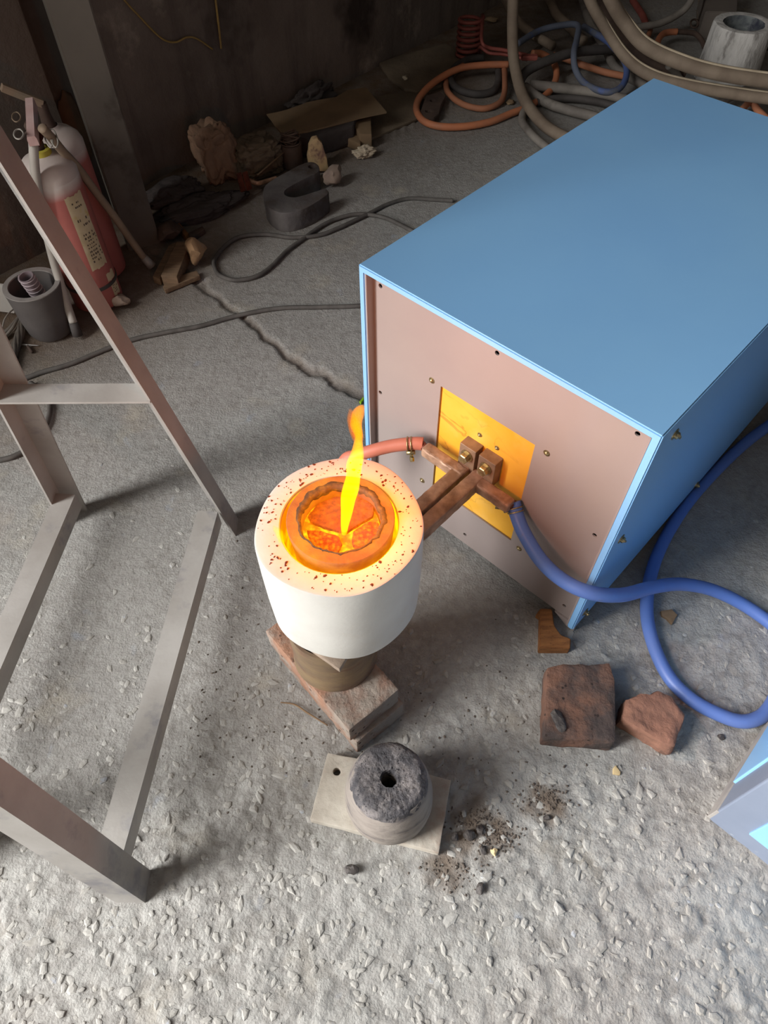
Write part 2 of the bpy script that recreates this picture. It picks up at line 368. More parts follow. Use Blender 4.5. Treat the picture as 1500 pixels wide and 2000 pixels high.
def rock(name, loc, size, m, seed=0, amp=.25, sub=3, rz=0, flat=.55, parent=None, freq=1.6):
    bm = bmesh.new(); bmesh.ops.create_icosphere(bm, subdivisions=sub, radius=1)
    rnd = random.Random(seed); planes = []
    for _ in range(9):
        n = Vector((rnd.gauss(0, 1), rnd.gauss(0, 1), rnd.gauss(0, 1))).normalized(); planes.append((n, rnd.uniform(flat, .95)))
    for v in bm.verts:
        for n, d in planes:
            q = v.co.dot(n)
            if q > d: v.co -= n * (q - d)
        v.co *= 1 + amp * vn(v.co * freq, seed)
    zmin = min(v.co.z for v in bm.verts)
    for v in bm.verts: v.co = Vector((v.co.x * size[0], v.co.y * size[1], (v.co.z - zmin) * size[2]))
    o = from_bm(name, bm, m, parent, True); shade_auto(o, 30); o.location = loc; o.rotation_euler[2] = rz; return o
def bar_between(name, p0, p1, dirA, dirB, w, tk, m, parent, wb=None):
    """angle iron: outer corner runs p0-p1, flanges go along dirA and dirB"""
    p0, p1 = Vector(p0), Vector(p1); A, B = Vector(dirA).normalized(), Vector(dirB).normalized()
    wb = wb or w; sec = [(0, 0), (w, 0), (w, tk), (tk, tk), (tk, wb), (0, wb)]
    vs = [p + A * a + B * b for p in (p0, p1) for a, b in sec]
    fs = [(i, (i + 1) % 6, 6 + (i + 1) % 6, 6 + i) for i in range(6)] + [(0, 1, 2, 3), (0, 3, 4, 5), (6, 9, 8, 7), (6, 11, 10, 9)]
    return pydata(name, vs, fs, m, parent)
def copy_tree(o, parent=None):
    c = o.copy(); COL.objects.link(c); c.parent = parent
    for ch in list(o.children): copy_tree(ch, c)
    return c

# ================================================================== the setting
def hash2(ix, iy, seed):
    n = (ix.astype(np.int64) * 374761393 + iy.astype(np.int64) * 668265263 + seed * 1274126177) & 0xffffffff
    n = ((n ^ (n >> 13)) * 1274126177) & 0xffffffff
    n = n ^ (n >> 16)
    return (n & 0xffffff) / float(0xffffff)
def vnoise(x, y, seed):
    ix, iy = np.floor(x), np.floor(y); fx, fy = x - ix, y - iy
    fx = fx * fx * (3 - 2 * fx); fy = fy * fy * (3 - 2 * fy)
    a = hash2(ix, iy, seed); b = hash2(ix + 1, iy, seed); c = hash2(ix, iy + 1, seed); d = hash2(ix + 1, iy + 1, seed)
    return (a * (1 - fx) + b * fx) * (1 - fy) + (c * (1 - fx) + d * fx) * fy
def fbm(x, y, seed, oct=4):
    s = 0; a = .5; t = 0
    x, y = x * .8 - y * .6, x * .6 + y * .8
    for k in range(oct):
        x, y = x * .8 - y * .6 + .37, x * .6 + y * .8 + .71
        s = s + a * vnoise(x * 2 ** k, y * 2 ** k, seed + k); t += a; a *= .5
    return s / t
def worley(x, y, cell, seed):
    """distance to the nearest chip (anisotropic, rotated), and that chip's two random numbers"""
    gx, gy = np.floor(x / cell), np.floor(y / cell); best = np.full(x.shape, 9.); r1 = np.zeros_like(x); r2 = np.zeros_like(x)
    for dx in (-1, 0, 1):
        for dy in (-1, 0, 1):
            cx, cy = gx + dx, gy + dy
            px = (cx + hash2(cx, cy, seed)) * cell; py = (cy + hash2(cx, cy, seed + 1)) * cell
            a = hash2(cx, cy, seed + 2) * math.pi; s = .6 + .8 * hash2(cx, cy, seed + 3)
            ux, uy = x - px, y - py
            u = (ux * np.cos(a) + uy * np.sin(a)) / 1.5; v = (-ux * np.sin(a) + uy * np.cos(a)) * 1.1
            d = np.sqrt(u * u + v * v) / (cell * .62 * s)
            m = d < best; best = np.where(m, d, best); r1 = np.where(m, hash2(cx, cy, seed + 4), r1); r2 = np.where(m, hash2(cx, cy, seed + 5), r2)
    return best, r1, r2
def smooth(e0, e1, x):
    t = np.clip((x - e0) / (e1 - e0), 0, 1); return t * t * (3 - 2 * t)
def seg_dist(x, y, pts):
    d = np.full(x.shape, 9.)
    for (ax, ay), (bx, by) in zip(pts[:-1], pts[1:]):
        vx, vy = bx - ax, by - ay; t = np.clip(((x - ax) * vx + (y - ay) * vy) / (vx * vx + vy * vy), 0, 1)
        d = np.minimum(d, np.hypot(x - ax - t * vx, y - ay - t * vy))
    return d
CRACK = [tuple(G(*p)[:2]) for p in [(300, 490), (388, 548), (430, 590), (470, 618), (515, 655), (560, 690), (610, 720), (655, 748), (706, 772), (800, 830)]]
JOINT = [tuple(G(*p)[:2]) for p in [(600, 320), (708, 283), (760, 262), (818, 236), (900, 195)]]
def floor_fields(x, y):
    near = smooth(.75, .25, y - .25 * x) * .85 + .15                       # exposed chips strongest in the worn foreground
    near = near * (.45 + .9 * fbm(x * 2.2, y * 2.2, 51, 3))
    near = near * (.35 + .65 * smooth(.0, .3, np.hypot(x + .62, y - .62)))    # smoother patch under the steel frame
    d1, a1, b1 = worley(x, y, .030, 3); d2, a2, b2 = worley(x, y, .016, 17); d3, a3, b3 = worley(x + .3, y, .010, 29)
    fine = smooth(1.35, .95, y)
    h = near * .46 * (.0065 * np.where(a1 > .35, a1, 0) * smooth(1, .45, d1) + .0042 * a2 * smooth(1, .4, d2) + .0022 * fine * a3 * smooth(1, .3, d3))
    h = h + (.010 * (fbm(x * 3.5, y * 3.5, 5, 3) - .5) + .004 * (fbm(x * 28, y * 28, 9, 3) - .5) * near * fine )
    wob = .026 * (fbm(x * 22, y * 22, 33, 3) - .5)
    ck = seg_dist(x + wob, y + wob, CRACK)
    wid = .008 + .012 * fbm(x * 9, y * 9, 41, 2)
    h = h - .010 * smooth(1, .35, ck / wid) * smooth(.0, .1, ck + .1)
    jt = seg_dist(x, y, JOINT); h = h - .006 * smooth(.010, .003, jt)
    peb = np.clip(near * 1.3, 0, 1) * np.maximum(np.where(a1 > .35, smooth(1, .6, d1), 0) * b1, smooth(1, .5, d2) * b2 * .9)
    return h, peb, ck, wid
xs = np.unique(np.r_[np.linspace(-9, -1.2, 28), np.arange(-1.2, 1.15, .0045), np.linspace(1.15, 9, 30)])
ysl = [-5.]
while ysl[-1] < 9:
    yv = ysl[-1]
    ysl.append(yv + (.5 if yv < -.6 else .02 if yv < -.08 else .0036 if yv < .7 else .0055 if yv < 1.3 else .009 if yv < 2.4 else .03 if yv < 3.9 else .4))
ys = np.array(ysl)
X, Y = np.meshgrid(xs, ys); H, PEB, CK, CW = floor_fields(X, Y)
edge = smooth(1.6, 1.1, np.abs(X)) * smooth(-.3, -.1, Y) * smooth(3.8, 3.2, Y)
H = H * edge
H = H - .0025                                                              # things stand on the high spots
nx, ny = len(xs), len(ys)
V = np.c_[X.ravel(), Y.ravel(), H.ravel()]
i = np.arange(nx * (ny - 1)).reshape(ny - 1, nx)[:, :-1].ravel()
Fq = np.c_[i, i + 1, i + nx + 1, i + nx]
me = bpy.data.meshes.new('floor'); me.vertices.add(len(V)); me.vertices.foreach_set('co', V.astype(np.float32).ravel())
me.loops.add(Fq.size); me.loops.foreach_set('vertex_index', Fq.astype(np.int32).ravel())
me.polygons.add(len(Fq)); me.polygons.foreach_set('loop_start', (np.arange(len(Fq)) * 4).astype(np.int32)); me.polygons.foreach_set('loop_total', np.full(len(Fq), 4, np.int32))
me.update(); me.validate()
for p in me.polygons: p.use_smooth = True
ca = me.color_attributes.new('mask', 'FLOAT_COLOR', 'POINT')
wallD = (X - W0.x) * WN.x + (Y - W0.y) * WN.y                                # distance from the sooty wall
grime = smooth(.85, .15, wallD + .5 * (fbm(X * 2.5, Y * 2.5, 61, 4) - .5)) 
crk = smooth(1.25, .5, CK / CW)
soot = np.zeros_like(X)
for (px, py, rr) in [(930, 1600, .05), (960, 1630, .05), (1065, 1565, .05), (905, 1640, .035), (870, 1700, .05)]:
    g = G(px, py); soot = np.maximum(soot, smooth(1, .2, np.hypot(X - g.x, Y - g.y) / rr + .9 * (fbm(X * 40, Y * 40, 81, 3) - .5)))
grime = np.maximum(np.maximum(grime, crk * .5), soot * .8)
cols = np.c_[PEB.ravel(), np.zeros(PEB.size), grime.ravel(), np.ones(PEB.size)].astype(np.float32)
ca.data.foreach_set('color', cols.ravel())

t = NT('worn_concrete'); tc = t.n('ShaderNodeTexCoord'); v = tc.outputs['Object']
at = t.n('ShaderNodeVertexColor', layer_name='mask'); sp = t.n('ShaderNodeSeparateColor'); t.l(at.outputs['Color'], sp.inputs[0])
col = t.mix(t.rng(t.noise(v, 3.5, 6), .35, .65), C(155, 153, 149), C(141, 138, 134))
col = t.mix(t.math('MULTIPLY', t.rng(t.noise(v, 60, 5, .65), .42, .72), .6), col, C(176, 175, 171))
col = t.mix(t.math('MULTIPLY', t.rng(t.noise(v, 7, 4), .58, .72), .35), col, C(190, 180, 160))
col = t.mix(t.math('MULTIPLY', t.rng(t.noise(v, 11, 3), .66, .72), .3), col, C(160, 172, 192))
col = t.mix(t.math('MULTIPLY', t.rng(t.noise(v, 34, 5, .7), .5, .68), .5), col, C(122, 118, 112))
col = t.mix(t.math('MULTIPLY', t.rng(sp.outputs[0], .25, .9), .6), col, C(178, 177, 173))
col = t.mix(t.math('MULTIPLY', t.math('MULTIPLY', t.rng(t.voro(v, 150), .16, .1), t.rng(t.noise(v, 30, 3), .52, .62)), .8), col, C(92, 86, 80))
col = t.mix(t.math('MULTIPLY', sp.outputs[2], t.rng(t.noise(v, 18, 4), .2, .7, .65, 1.0)), col, C(98, 79, 60))
n1 = t.bump(t.noise(v, 75, 6, .75), .75, .006); n2 = t.bump(t.voro(v, 210), .35, .002, n1)
t.bsdf(col, .88, 0, n2, .25)
floor = link('floor', me, t.m); structure(floor)

# loose and half-buried chips of stone in the worn concrete, too many and too small to lift one by one
rnd = random.Random(4); vs = []; fs = []
def chip_geo(p, s, rz, rn):
    b = len(vs); n = 6
    k = [rn.uniform(.6, 1.3) for _ in range(n)]
    for lev, (sc_, zz) in enumerate(((1.0, -.5), (.85, .3), (.45, .62))):
        for q in range(n):
            a = 2 * math.pi * q / n
            x, y = math.cos(a) * s[0] * k[q] * sc_, math.sin(a) * s[1] * k[q] * sc_
            vs.append((p[0] + x * math.cos(rz) - y * math.sin(rz), p[1] + x * math.sin(rz) + y * math.cos(rz), p[2] + zz * s[2]))
    for lev in range(2):
        for q in range(n): q2 = (q + 1) % n; fs.append((b + lev * n + q, b + lev * n + q2, b + (lev + 1) * n + q2, b + (lev + 1) * n + q))
    fs.append(tuple(b + 2 * n + q for q in range(n)))
def floor_z(x, y):
    a = np.array([[x]]); h = floor_fields(a, np.array([[y]]))[0][0, 0]; return h - .0025
cand = []
for _ in range(2300):
    px, py = rnd.uniform(-40, 1540), rnd.uniform(1180, 2030) if rnd.random() < .85 else rnd.uniform(800, 1200)
    g = G(px, py)
    if rnd.random() < (py - 700) / 900: cand.append((g.x, g.y))
ax, ay = np.array([c[0] for c in cand])[None, :], np.array([c[1] for c in cand])[None, :]
hz = floor_fields(ax, ay)[0][0] - .0025
for (x, y), z in zip(cand, hz):
    s = abs(rnd.gauss(.0026, .0018)) + .0016
    chip_geo((x, y, z), (s * rnd.uniform(1, 1.9), s, s * rnd.uniform(.25, .55)), rnd.uniform(0, 6.3), rnd)
m_chip = mat('stone_chips', C(170, 168, 163), C(146, 143, 137), 25, .85, 0, .4, 200, stain=C(164, 172, 186), sscale=30, slo=.62, shi=.68, samt=.5)
agg = pydata('stone_chips', vs, fs, m_chip, floor); agg['kind'] = 'stuff'

# sooty wall
t = NT('sooty_plaster'); v = t.coord()
col = t.mix(t.rng(t.noise(v, 2.2, 6, .6), .35, .68), C(104, 93, 86), C(134, 123, 115))
col = t.mix(t.rng(t.noise(v, 5, 7, .7), .58, .74), col, C(160, 148, 136))
col = t.mix(t.rng(t.noise(v, 3.2, 4), .6, .7), col, C(66, 58, 54))
st = t.coord((6, 6, .5)); col = t.mix(t.math('MULTIPLY', t.rng(t.noise(st, 2.5, 4), .5, .75), .5), col, C(62, 54, 50))
t.bsdf(col, .92, 0, t.bump(t.noise(v, 25, 8, .65), .5, .01), .2); M_['soot'] = t.m
def wall(name, s0, s1, n0, n1, z0, z1, m=None):
    pts = [room(s0, n0), room(s1, n0), room(s1, n1), room(s0, n1)]
    bm = prism_bm([(p.x, p.y) for p in pts], z0, z1); return structure(from_bm(name, bm, m or M_['soot']))
wl = wall('wall_left', -4.05, 6.0, -.15, 0, -.02, 4.5)
bm = bmesh.new(); bm.from_mesh(wl.data)                                       # uneven plaster
bmesh.ops.triangulate(bm, faces=bm.faces)
bm.to_mesh(wl.data); bm.free()
wall('trim_1', -7.15, -4.05, -.15, 0, 4.2, 4.5)                               # above the doorway
m_room = mat('dusty_plaster', C(92, 87, 82), C(80, 75, 71), 3, .9)
wall('wall_entrance', -7.3, -7.15, -.15, 6, -.02, 4.5, m_room)
wall('wall_right', -7.3, 6.15, 6, 6.15, -.02, 4.5, m_room)
wall('wall_back', 6.0, 6.15, -.15, 6, -.02, 4.5, m_room)
pts = [room(-7.3, -.15), room(6.15, -.15), room(6.15, 6.15), room(-7.3, 6.15)]
bm = prism_bm([(p.x, p.y) for p in pts], 4.5, 4.6)
structure(from_bm('ceiling', bm, m_room))

# steel column standing in front of the wall, and the pier beside it
ca_, cb_ = G(252, 490), G(314, 474)
dv = (cb_ - ca_).normalized(); nv = Vector((-dv.y, dv.x, 0))
bm = prism_bm([(ca_.x, ca_.y), (cb_.x, cb_.y), (cb_ + nv * .12).to_2d()[:], (ca_ + nv * .12).to_2d()[:]], -.02, 4.5)
bmesh.ops.bevel(bm, geom=[e for e in bm.edges if abs((e.verts[0].co - e.verts[1].co).z) > 1], offset=.004, segments=2, affect='EDGES')
structure(from_bm('trim_2', bm, M_['column']))
pe = None
for s in np.linspace(-2.2, -1.2, 80):                                          # pier edge: the vertical line that passes (25, 0) in the photo
    q = room(s, .06)
    vv = Vector((q.x, q.y, .9)) - CAMP; x = 750 + FPX * vv.dot(RT) / vv.dot(FW); y = 1000 - FPX * vv.dot(UPV) / vv.dot(FW)
    dirx = x + (745 - x) * (0 - y) / (2031 - y)
    if pe is None or abs(dirx - 28) < pe[0]: pe = (abs(dirx - 28), s)
wall('trim_3', -4.05, pe[1], 0, .06, -.02, 4.5)
# bare brick patch where the plaster has come off, between pier and column
pp = on_wall(148, 255, .01)
bm = bmesh.new(); bmesh.ops.create_icosphere(bm, subdivisions=3, radius=1)
for v_ in bm.verts: 
    k = 1 + .35 * vn(v_.co * 2, 5); v_.co = WU * (v_.co.x * .035 * k) + Vector((0, 0, v_.co.y * .10 * k)) + WN * (v_.co.z * .008)
pb = from_bm('trim_4', bm, mat('bare_brick_patch', C(124, 98, 78), C(104, 84, 68), 12, .95, 0, .6, 60), None, True); pb.location = pp; structure(pb)

# ================================================================== blue power cabinet (its own frame: x along the front, y into the depth)
YAW = -0.7574398; EX = Vector((math.cos(YAW), math.sin(YAW), 0)); EY = Vector((-EX.y, EX.x, 0))
CO = Vector((-0.03873, 0.98408, 0)); CW_, CD_, CT_, CB_ = .5486, .9145, .5763, .026
def cab(x, y, z): return CO + EX * x + EY * y + Vector((0, 0, z))
def to_cab(p): d = Vector(p) - CO; return Vector((d.dot(EX), d.dot(EY), d.z))
PC = tag(empty('power_cabinet', CO, YAW), 'large sky-blue metal power cabinet with taupe front panel and yellow board', 'cabinet')
T = .013; FY = .018                                    # FY: front panel set back inside the flange
bm = bmesh.new()                                       # sheet cover: top and two sides, open to the front
sec = [(0, CB_), (0, CT_), (CW_, CT_), (CW_, CB_), (CW_ - T, CB_), (CW_ - T, CT_ - T), (T, CT_ - T), (T, CB_)]
vs = [(x, y, z) for y in (0, CD_) for x, z in sec]
fs = [(i_, (i_ + 1) % 8, 8 + (i_ + 1) % 8, 8 + i_) for i_ in range(8)]
fr = [(0, 1, 6, 7), (1, 2, 5, 6), (2, 3, 4, 5)]
fs += [tuple(f) for f in fr] + [tuple(8 + k for k in f[::-1]) for f in fr]
me = bpy.data.meshes.new('cover'); me.from_pydata(vs, [], fs); bm.from_mesh(me); bpy.data.meshes.remove(me)
bmesh.ops.recalc_face_normals(bm, faces=bm.faces)
es = [e for e in bm.edges if len(e.link_faces) == 2 and e.calc_face_angle(0) > .5]
bmesh.ops.bevel(bm, geom=es, offset=.0022, segments=2, affect='EDGES')
cov = from_bm('cover', bm, M_['blue_paint'], PC)
box('back_panel', T, CW_ - T, CD_ - .012, CD_ - .004, CB_, CT_ - T, M_['blue_paint'], PC)
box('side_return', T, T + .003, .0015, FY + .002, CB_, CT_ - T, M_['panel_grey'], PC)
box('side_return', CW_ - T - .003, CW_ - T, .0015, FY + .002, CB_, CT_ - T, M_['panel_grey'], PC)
box('base_plate', T, CW_ - T, .02, CD_ - .012, CB_, CB_ + .008, M_['panel_grey'], PC)
HOLES = [(.032, .541), (.272, .541), (.512, .541), (.029, .299), (.512, .296), (.511, .054), (.266, .052), (.032, .054)]
def circ(cx, cy, r, n=14): return [(cx + r * math.cos(2 * math.pi * k / n), cy + r * math.sin(2 * math.pi * k / n)) for k in range(n)]
bm = prism_bm([(T, .022), (CW_ - T, .022), (CW_ - T, CT_ - T), (T, CT_ - T)], 0, .003,
              [[(.172, .135), (.369, .135), (.369, .4085), (.172, .4085)]] + [circ(a, b, .0042) for a, b in HOLES])
fp = from_bm('front_panel', bm, M_['panel_grey'], PC)
fp.data.transform(Matrix(((1, 0, 0, 0), (0, 0, -1, FY + .003), (0, 1, 0, 0), (0, 0, 0, 1))))
box('insulation_board', .165, .376, FY + .004, FY + .012, .128, .416, M_['board'], PC)
def dome_screw(name, parent, loc, rot, r=.0045, m=M_['brass']):
    o = lathe(name, [(r * 1.35, 0), (r * 1.35, .0007), (r, .0009), (r * .9, .0022), (r * .6, .0033), (.0012, .0038), (.0009, .003), (0, .003)], m, parent, seg=16)
    o.location = loc; o.rotation_euler = rot; return o
for a, b in [(.152, .409), (.392, .407), (.390, .129), (.145, .128)]: dome_screw('panel_screw', PC, (a, FY, b), (math.pi / 2, 0, 0))
for a, b in [(.262, .350), (.30, .345)]: dome_screw('board_screw', PC, (a, FY + .004, b), (math.pi / 2, 0, 0), .0035)
for a, b in [(.055, .538), (.036, .303), (.031, .059), (.478, .034)]:       # cover fixings on the side: washer and wing screw
    o = lathe('cover_screw', [(.009, 0), (.009, .0012), (.0055, .0014), (.0055, .005), (.004, .0065), (0, .007)], M_['brass'], PC, seg=12)
    o.location = (CW_, a, b); o.rotation_euler = (0, math.pi / 2, 0)
    w = box('screw_wing', -.008, .008, -.0022, .0022, .003, .009, M_['brass'], o, .001); w.rotation_euler[2] = .7
for (x0, y0) in [(.03, .02), (CW_ - .05, .02), (.03, CD_ - .07), (CW_ - .05, CD_ - .07)]:
    bm = bmesh.new(); vs_ = []
    for z, k in ((-.001, .6), (CB_ + .004, 1)):
        vs_.append([bm.verts.new((x0 + .01 + s1 * .018 * k, y0 + .02 + s2 * .02 * k, z)) for s1, s2 in ((-1, -1), (1, -1), (1, 1), (-1, 1))])
    bm.faces.new(vs_[0][::-1]); bm.faces.new(vs_[1])
    for q in range(4): bm.faces.new((vs_[0][q], vs_[0][(q + 1) % 4], vs_[1][(q + 1) % 4], vs_[1][q]))
    from_bm('foot', bm, M_['panel_grey'], PC)
# folded corner leg under the front flange
bm = prism_bm([(CW_ - .05, .022), (CW_ - .001, .026), (CW_ - .001, -.001), (CW_ - .012, -.001)], 0, .004)
o = from_bm('corner_leg', bm, M_['panel_grey'], PC); o.data.transform(Matrix(((1, 0, 0, 0), (0, 0, -1, FY), (0, 1, 0, 0), (0, 0, 0, 1))))

# ------------------------------------------------------------------ melting furnace with its water-cooled copper leads
FC = Vector((-.0625, .566, 0)); FZ0, FZ1, FR = .245, .45, .1185
MF = tag(empty('melting_furnace', (FC.x, FC.y, FZ0)), 'round white refractory furnace pot with copper leads bolted to the blue cabinet', 'furnace')
def wobf(a): return 1 + .018 * math.cos(2 * (a - 1.0)) + .012 * math.cos(5 * a + .6) + .012 * math.cos(3 * a + 2)
HR = .0825
prof = [(HR, -.14), (HR, -.003), (HR + .002, 0), (FR - .004, 0), (FR - .001, -.0015), (FR, -.005), (FR + .0005, -.06), (FR, -.13), (FR - .002, -.195), (FR - .006, -.203), (FR - .012, -.205), (0, -.205)]
def lathe2(name, prof, m, parent, center, seg, wob):
    return lathe(name, prof, m, parent, center, seg, True, wob)
vs = []; n = len(prof); seg = 96; fs = []
for k in range(seg):
    a = 2 * math.pi * k / seg; w = wobf(a)
    for j, (r, z) in enumerate(prof):
        ww = 1 if r <= HR + .003 else w
        vs.append((r * ww * math.cos(a), r * ww * math.sin(a), z + FZ1 - FZ0))
for k in range(seg):
    k2 = (k + 1) % seg
    for j in range(n - 1): fs.append((k * n + j, k2 * n + j, k2 * n + j + 1, k * n + j + 1))
o = pydata('refractory_body', vs, fs, M_['refractory'], MF); shade_auto(o, 40)
ZL = FZ1 - FZ0
lathe('hot_lining', [(HR - .0006, ZL - .0025), (HR - .001, ZL - .05), (HR - .001, ZL - .13), (0, ZL - .13)], M_['hot_lining'], MF, seg=64)
# specks and crumbs of slag lying on the rim
rnd = random.Random(8); vs = []; fs = []
for _ in range(210):
    a = rnd.uniform(0, 6.283); r = rnd.uniform(.086, .114); s = rnd.choice([.0006, .0007, .0009, .0012, .0018]) * rnd.uniform(.8, 1.3)
    chip_geo((r * math.cos(a), r * math.sin(a), ZL + .0002), (s * 1.3, s, s * .7), rnd.uniform(0, 6), rnd)
o = pydata('slag_crumbs', vs, fs, mat('brown_slag_crumbs', C(108, 62, 40), C(80, 46, 32), 80, .8), MF); o['kind'] = 'stuff'
# copper work, given in the cabinet's frame
def fbox(name, x0, x1, y0, y1, z0, z1, m, bev=.0015, parent=None, rough=0):
    bm = bmesh.new(); add_box(bm, x0, x1, y0, y1, z0, z1, bev); o = from_bm(name, bm, m, None)
    mt = Matrix.Translation(CO) @ Matrix.Rotation(YAW, 4, 'Z')
    o.data.transform(mt); o.data.transform(Matrix.Translation(-Vector((FC.x, FC.y, FZ0)))); o.parent = MF
    if rough: roughen(o, .008, rough, 90, 3)
    return o
fbox('lead_bar', .2405, .2655, -.215, .008, .252, .281, M_['copper'], .003, rough=.0012)
fbox('lead_bar', .2715, .2975, -.215, .008, .252, .281, M_['copper'], .003, rough=.0012)
fbox('terminal_plate', .238, .273, .0, FY + .0045, .268, .330, M_['plate_copper'], .001)
fbox('terminal_plate', .280, .316, .0, FY + .0045, .268, .330, M_['plate_copper'], .001)
for u in (.256, .298):
    w = lathe('washer', [(.0055, 0), (.0125, 0), (.0125, .002), (.0055, .002)], M_['brass'], MF, seg=20, closed=True)
    b = lathe('hex_bolt', [(0, .012), (.0085, .012), (.0098, .0108), (.0098, 0), (0, 0)], M_['brass'], MF, seg=6, smooth=False)
    for q in (w, b):
        q.rotation_euler = (math.pi / 2, 0, YAW); q.location = cab(u, 0 if q is w else -.0018, .309) - Vector((FC.x, FC.y, FZ0))
fbox('water_nozzle', .170, .2655, -.024, -.001, .259, .282, M_['copper'], .004, rough=.0016)
fbox('water_nozzle', .2715, .367, -.021, .002, .257, .280, M_['copper'], .004, rough=.0016)
n1, n2 = G(822, 866, .2715), cab(.178, -.013, .271)
base = Vector((FC.x, FC.y, FZ0))
tube('hose_tail', [n1 - base, n2 - base], .0075, M_['copper_dark'], MF, curve=False, sides=12)
n3, n4 = cab(.36, -.01, .268), G(1004, 984, .26)
tube('hose_tail', [n3 - base, n4 - base], .0075, M_['copper_dark'], MF, curve=False, sides=12)

# ------------------------------------------------------------------ water hoses at the leads
def clamp(parent, p, d, r, down, base=(0, 0, 0)):
    """wire hose clamp: two wire loops, a screw block and its tail"""
    d = d.normalized(); sd = d.cross(Vector((0, 0, 1))).normalized(); upv = sd.cross(d)
    for k in (-.0035, .0035):
        loop = [p + d * k + (sd * math.cos(a) + upv * math.sin(a)) * (r + .001) for a in np.linspace(0, 2 * math.pi, 20, endpoint=False)]
        tube('clamp_wire', loop, .0012, M_['brass'], parent, curve=False, closed=True, sides=6)
    q = p + down * (r + .004)
    tube('clamp_block', [q - d * .008, q + d * .008], .005, M_['brass'], parent, curve=False, sides=10)
    tube('clamp_screw', [q - down * .003, q + down * .010], .0035, M_['brass'], parent, curve=False, sides=10)
    tube('clamp_nut', [q + down * .010, q + down * .018], .0045, M_['brass'], parent, curve=False, sides=6, smooth=False)
rp = [G(826, 867, .2715), G(814, 866, .271), G(797, 867, .268), G(765, 871, .26), G(732, 879, .25), G(700, 890, .235), G(668, 912, .21), (-.10, .72, .165), (-.115, .71, .105), (-.10, .70, .05), (-.05, .735, .016), (.02, .80, .0135), (.09, .90, .0125), (.2, 1.02, .0125), (.4, 1.2, .0125)]
RH = tag(tube('water_hose', rp, .0125, M_['red_hose'], None, 10, 14), 'dull red rubber water hose curving behind the furnace pot', 'hose')
clamp(RH, G(800, 867, .2685), G(818, 866, .271) - G(797, 867, .2685), .0125, Vector((.15, -.5, -.85)).normalized())
bp = [G(1003, 980, .262), G(1009, 1005, .248), G(1024, 1042, .234), G(1058, 1096, .218), G(1102, 1135, .207), G(1155, 1158, .204), G(1215, 1162, .175), G(1275, 1147, .13), G(1330, 1141, .085), G(1390, 1152, .045), G(1450, 1180, .018), G(1510, 1222, .013),
      G(1540, 1258, .013), G(1541, 1300, .013), G(1524, 1342, .013), G(1505, 1380, .013), G(1482, 1402, .013), G(1448, 1409, .013), G(1405, 1396, .013), G(1350, 1366, .013), G(1305, 1320, .013), G(1275, 1255, .013), G(1263, 1190, .013), G(1272, 1120, .013), G(1300, 1050, .013), G(1345, 980, .013), G(1400, 918, .013), G(1455, 866, .013), G(1510, 825, .013), G(1600, 760, .013)]
BH = tag(tube('water_hose', bp, .0128, M_['blue_hose'], None, 10, 14), 'bright blue rubber water hose looping over the floor beside the cabinet', 'hose')
clamp(BH, G(1006, 996, .253), G(1009, 1005, .248) - G(1003, 980, .262), .0128, (-EX * .9 - EY * .5).normalized())

# ------------------------------------------------------------------ crucible, charge and flames
CZ = FZ1 + .008
CR = tag(empty('crucible', (FC.x + .002, FC.y + .002, FZ1 - .128)), 'glowing orange crucible sitting in the white furnace pot', 'crucible')
zb = CZ - (FZ1 - .128)
lathe('crucible_body', [(.0, 0), (.062, 0), (.066, .012), (.0755, zb - .006), (.0757, zb - .001), (.0745, zb), (.0585, zb), (.0575, zb - .002), (.055, zb - .05), (.0, zb - .055)], M_['hot_crucible'], CR, seg=72)
# crust of slag around the mouth: an uneven ring
rnd = random.Random(3); vs = []; fs = []; seg = 90
for k in range(seg):
    a = 2 * math.pi * k / seg
    j = .0022 * vn((math.cos(a) * 3, math.sin(a) * 3, 0), 2) + .003 * vn((math.cos(a) * 9, math.sin(a) * 9, 1), 4)
    bulge = .010 * max(0, math.cos(a - 2.2)) ** 2 + .006 * max(0, math.cos(a - .5)) ** 2 + .004 * max(0, math.cos(a + 1.2)) * vn((math.cos(a) * 12, math.sin(a) * 12, 5), 1)
    for r, z in ((.0575 + j, zb - .014), (.0562 + j * .6 - bulge * .3, zb - .002), (.0575 + j, zb + .0015 + abs(j) * .4), (.0592 + j + bulge * .5, zb + .001), (.0605 + j * 1.5 + bulge * .8, zb - .001)):
        vs.append((r * math.cos(a), r * math.sin(a), z))
for k in range(seg):
    k2 = (k + 1) % seg
    for q in range(4): fs.append((k * 5 + q, k2 * 5 + q, k2 * 5 + q + 1, k * 5 + q + 1))
pydata('slag_crust', vs, fs, M_['hot_slag'], CR, True)
MZ = CZ - .024
MT = tag(lathe('molten_metal', [(0, MZ), (.03, MZ + .0005), (.0545, MZ), (.0545, MZ - .008), (0, MZ - .008)], M_['melt'], None, (FC.x + .002, FC.y + .002, 0), 48), 'yellow-hot molten metal pool showing between chunks in the crucible', 'molten metal')
def chunk(name, pts, z, th, m, label, tilt=(0, 0)):
    poly = pix_poly(pts, z); o = from_bm(name, prism_bm(poly, z - th, z), m)
    roughen(o, .006, .0022, 110, 6, .003)
    c = G(sum(p[0] for p in pts) / len(pts), sum(p[1] for p in pts) / len(pts), z); set_origin(o, (c.x, c.y, z - th)); o.rotation_euler = (tilt[0], tilt[1], 0)
    return tag(o, label, 'metal chunk', 'metal chunks melting in the crucible')
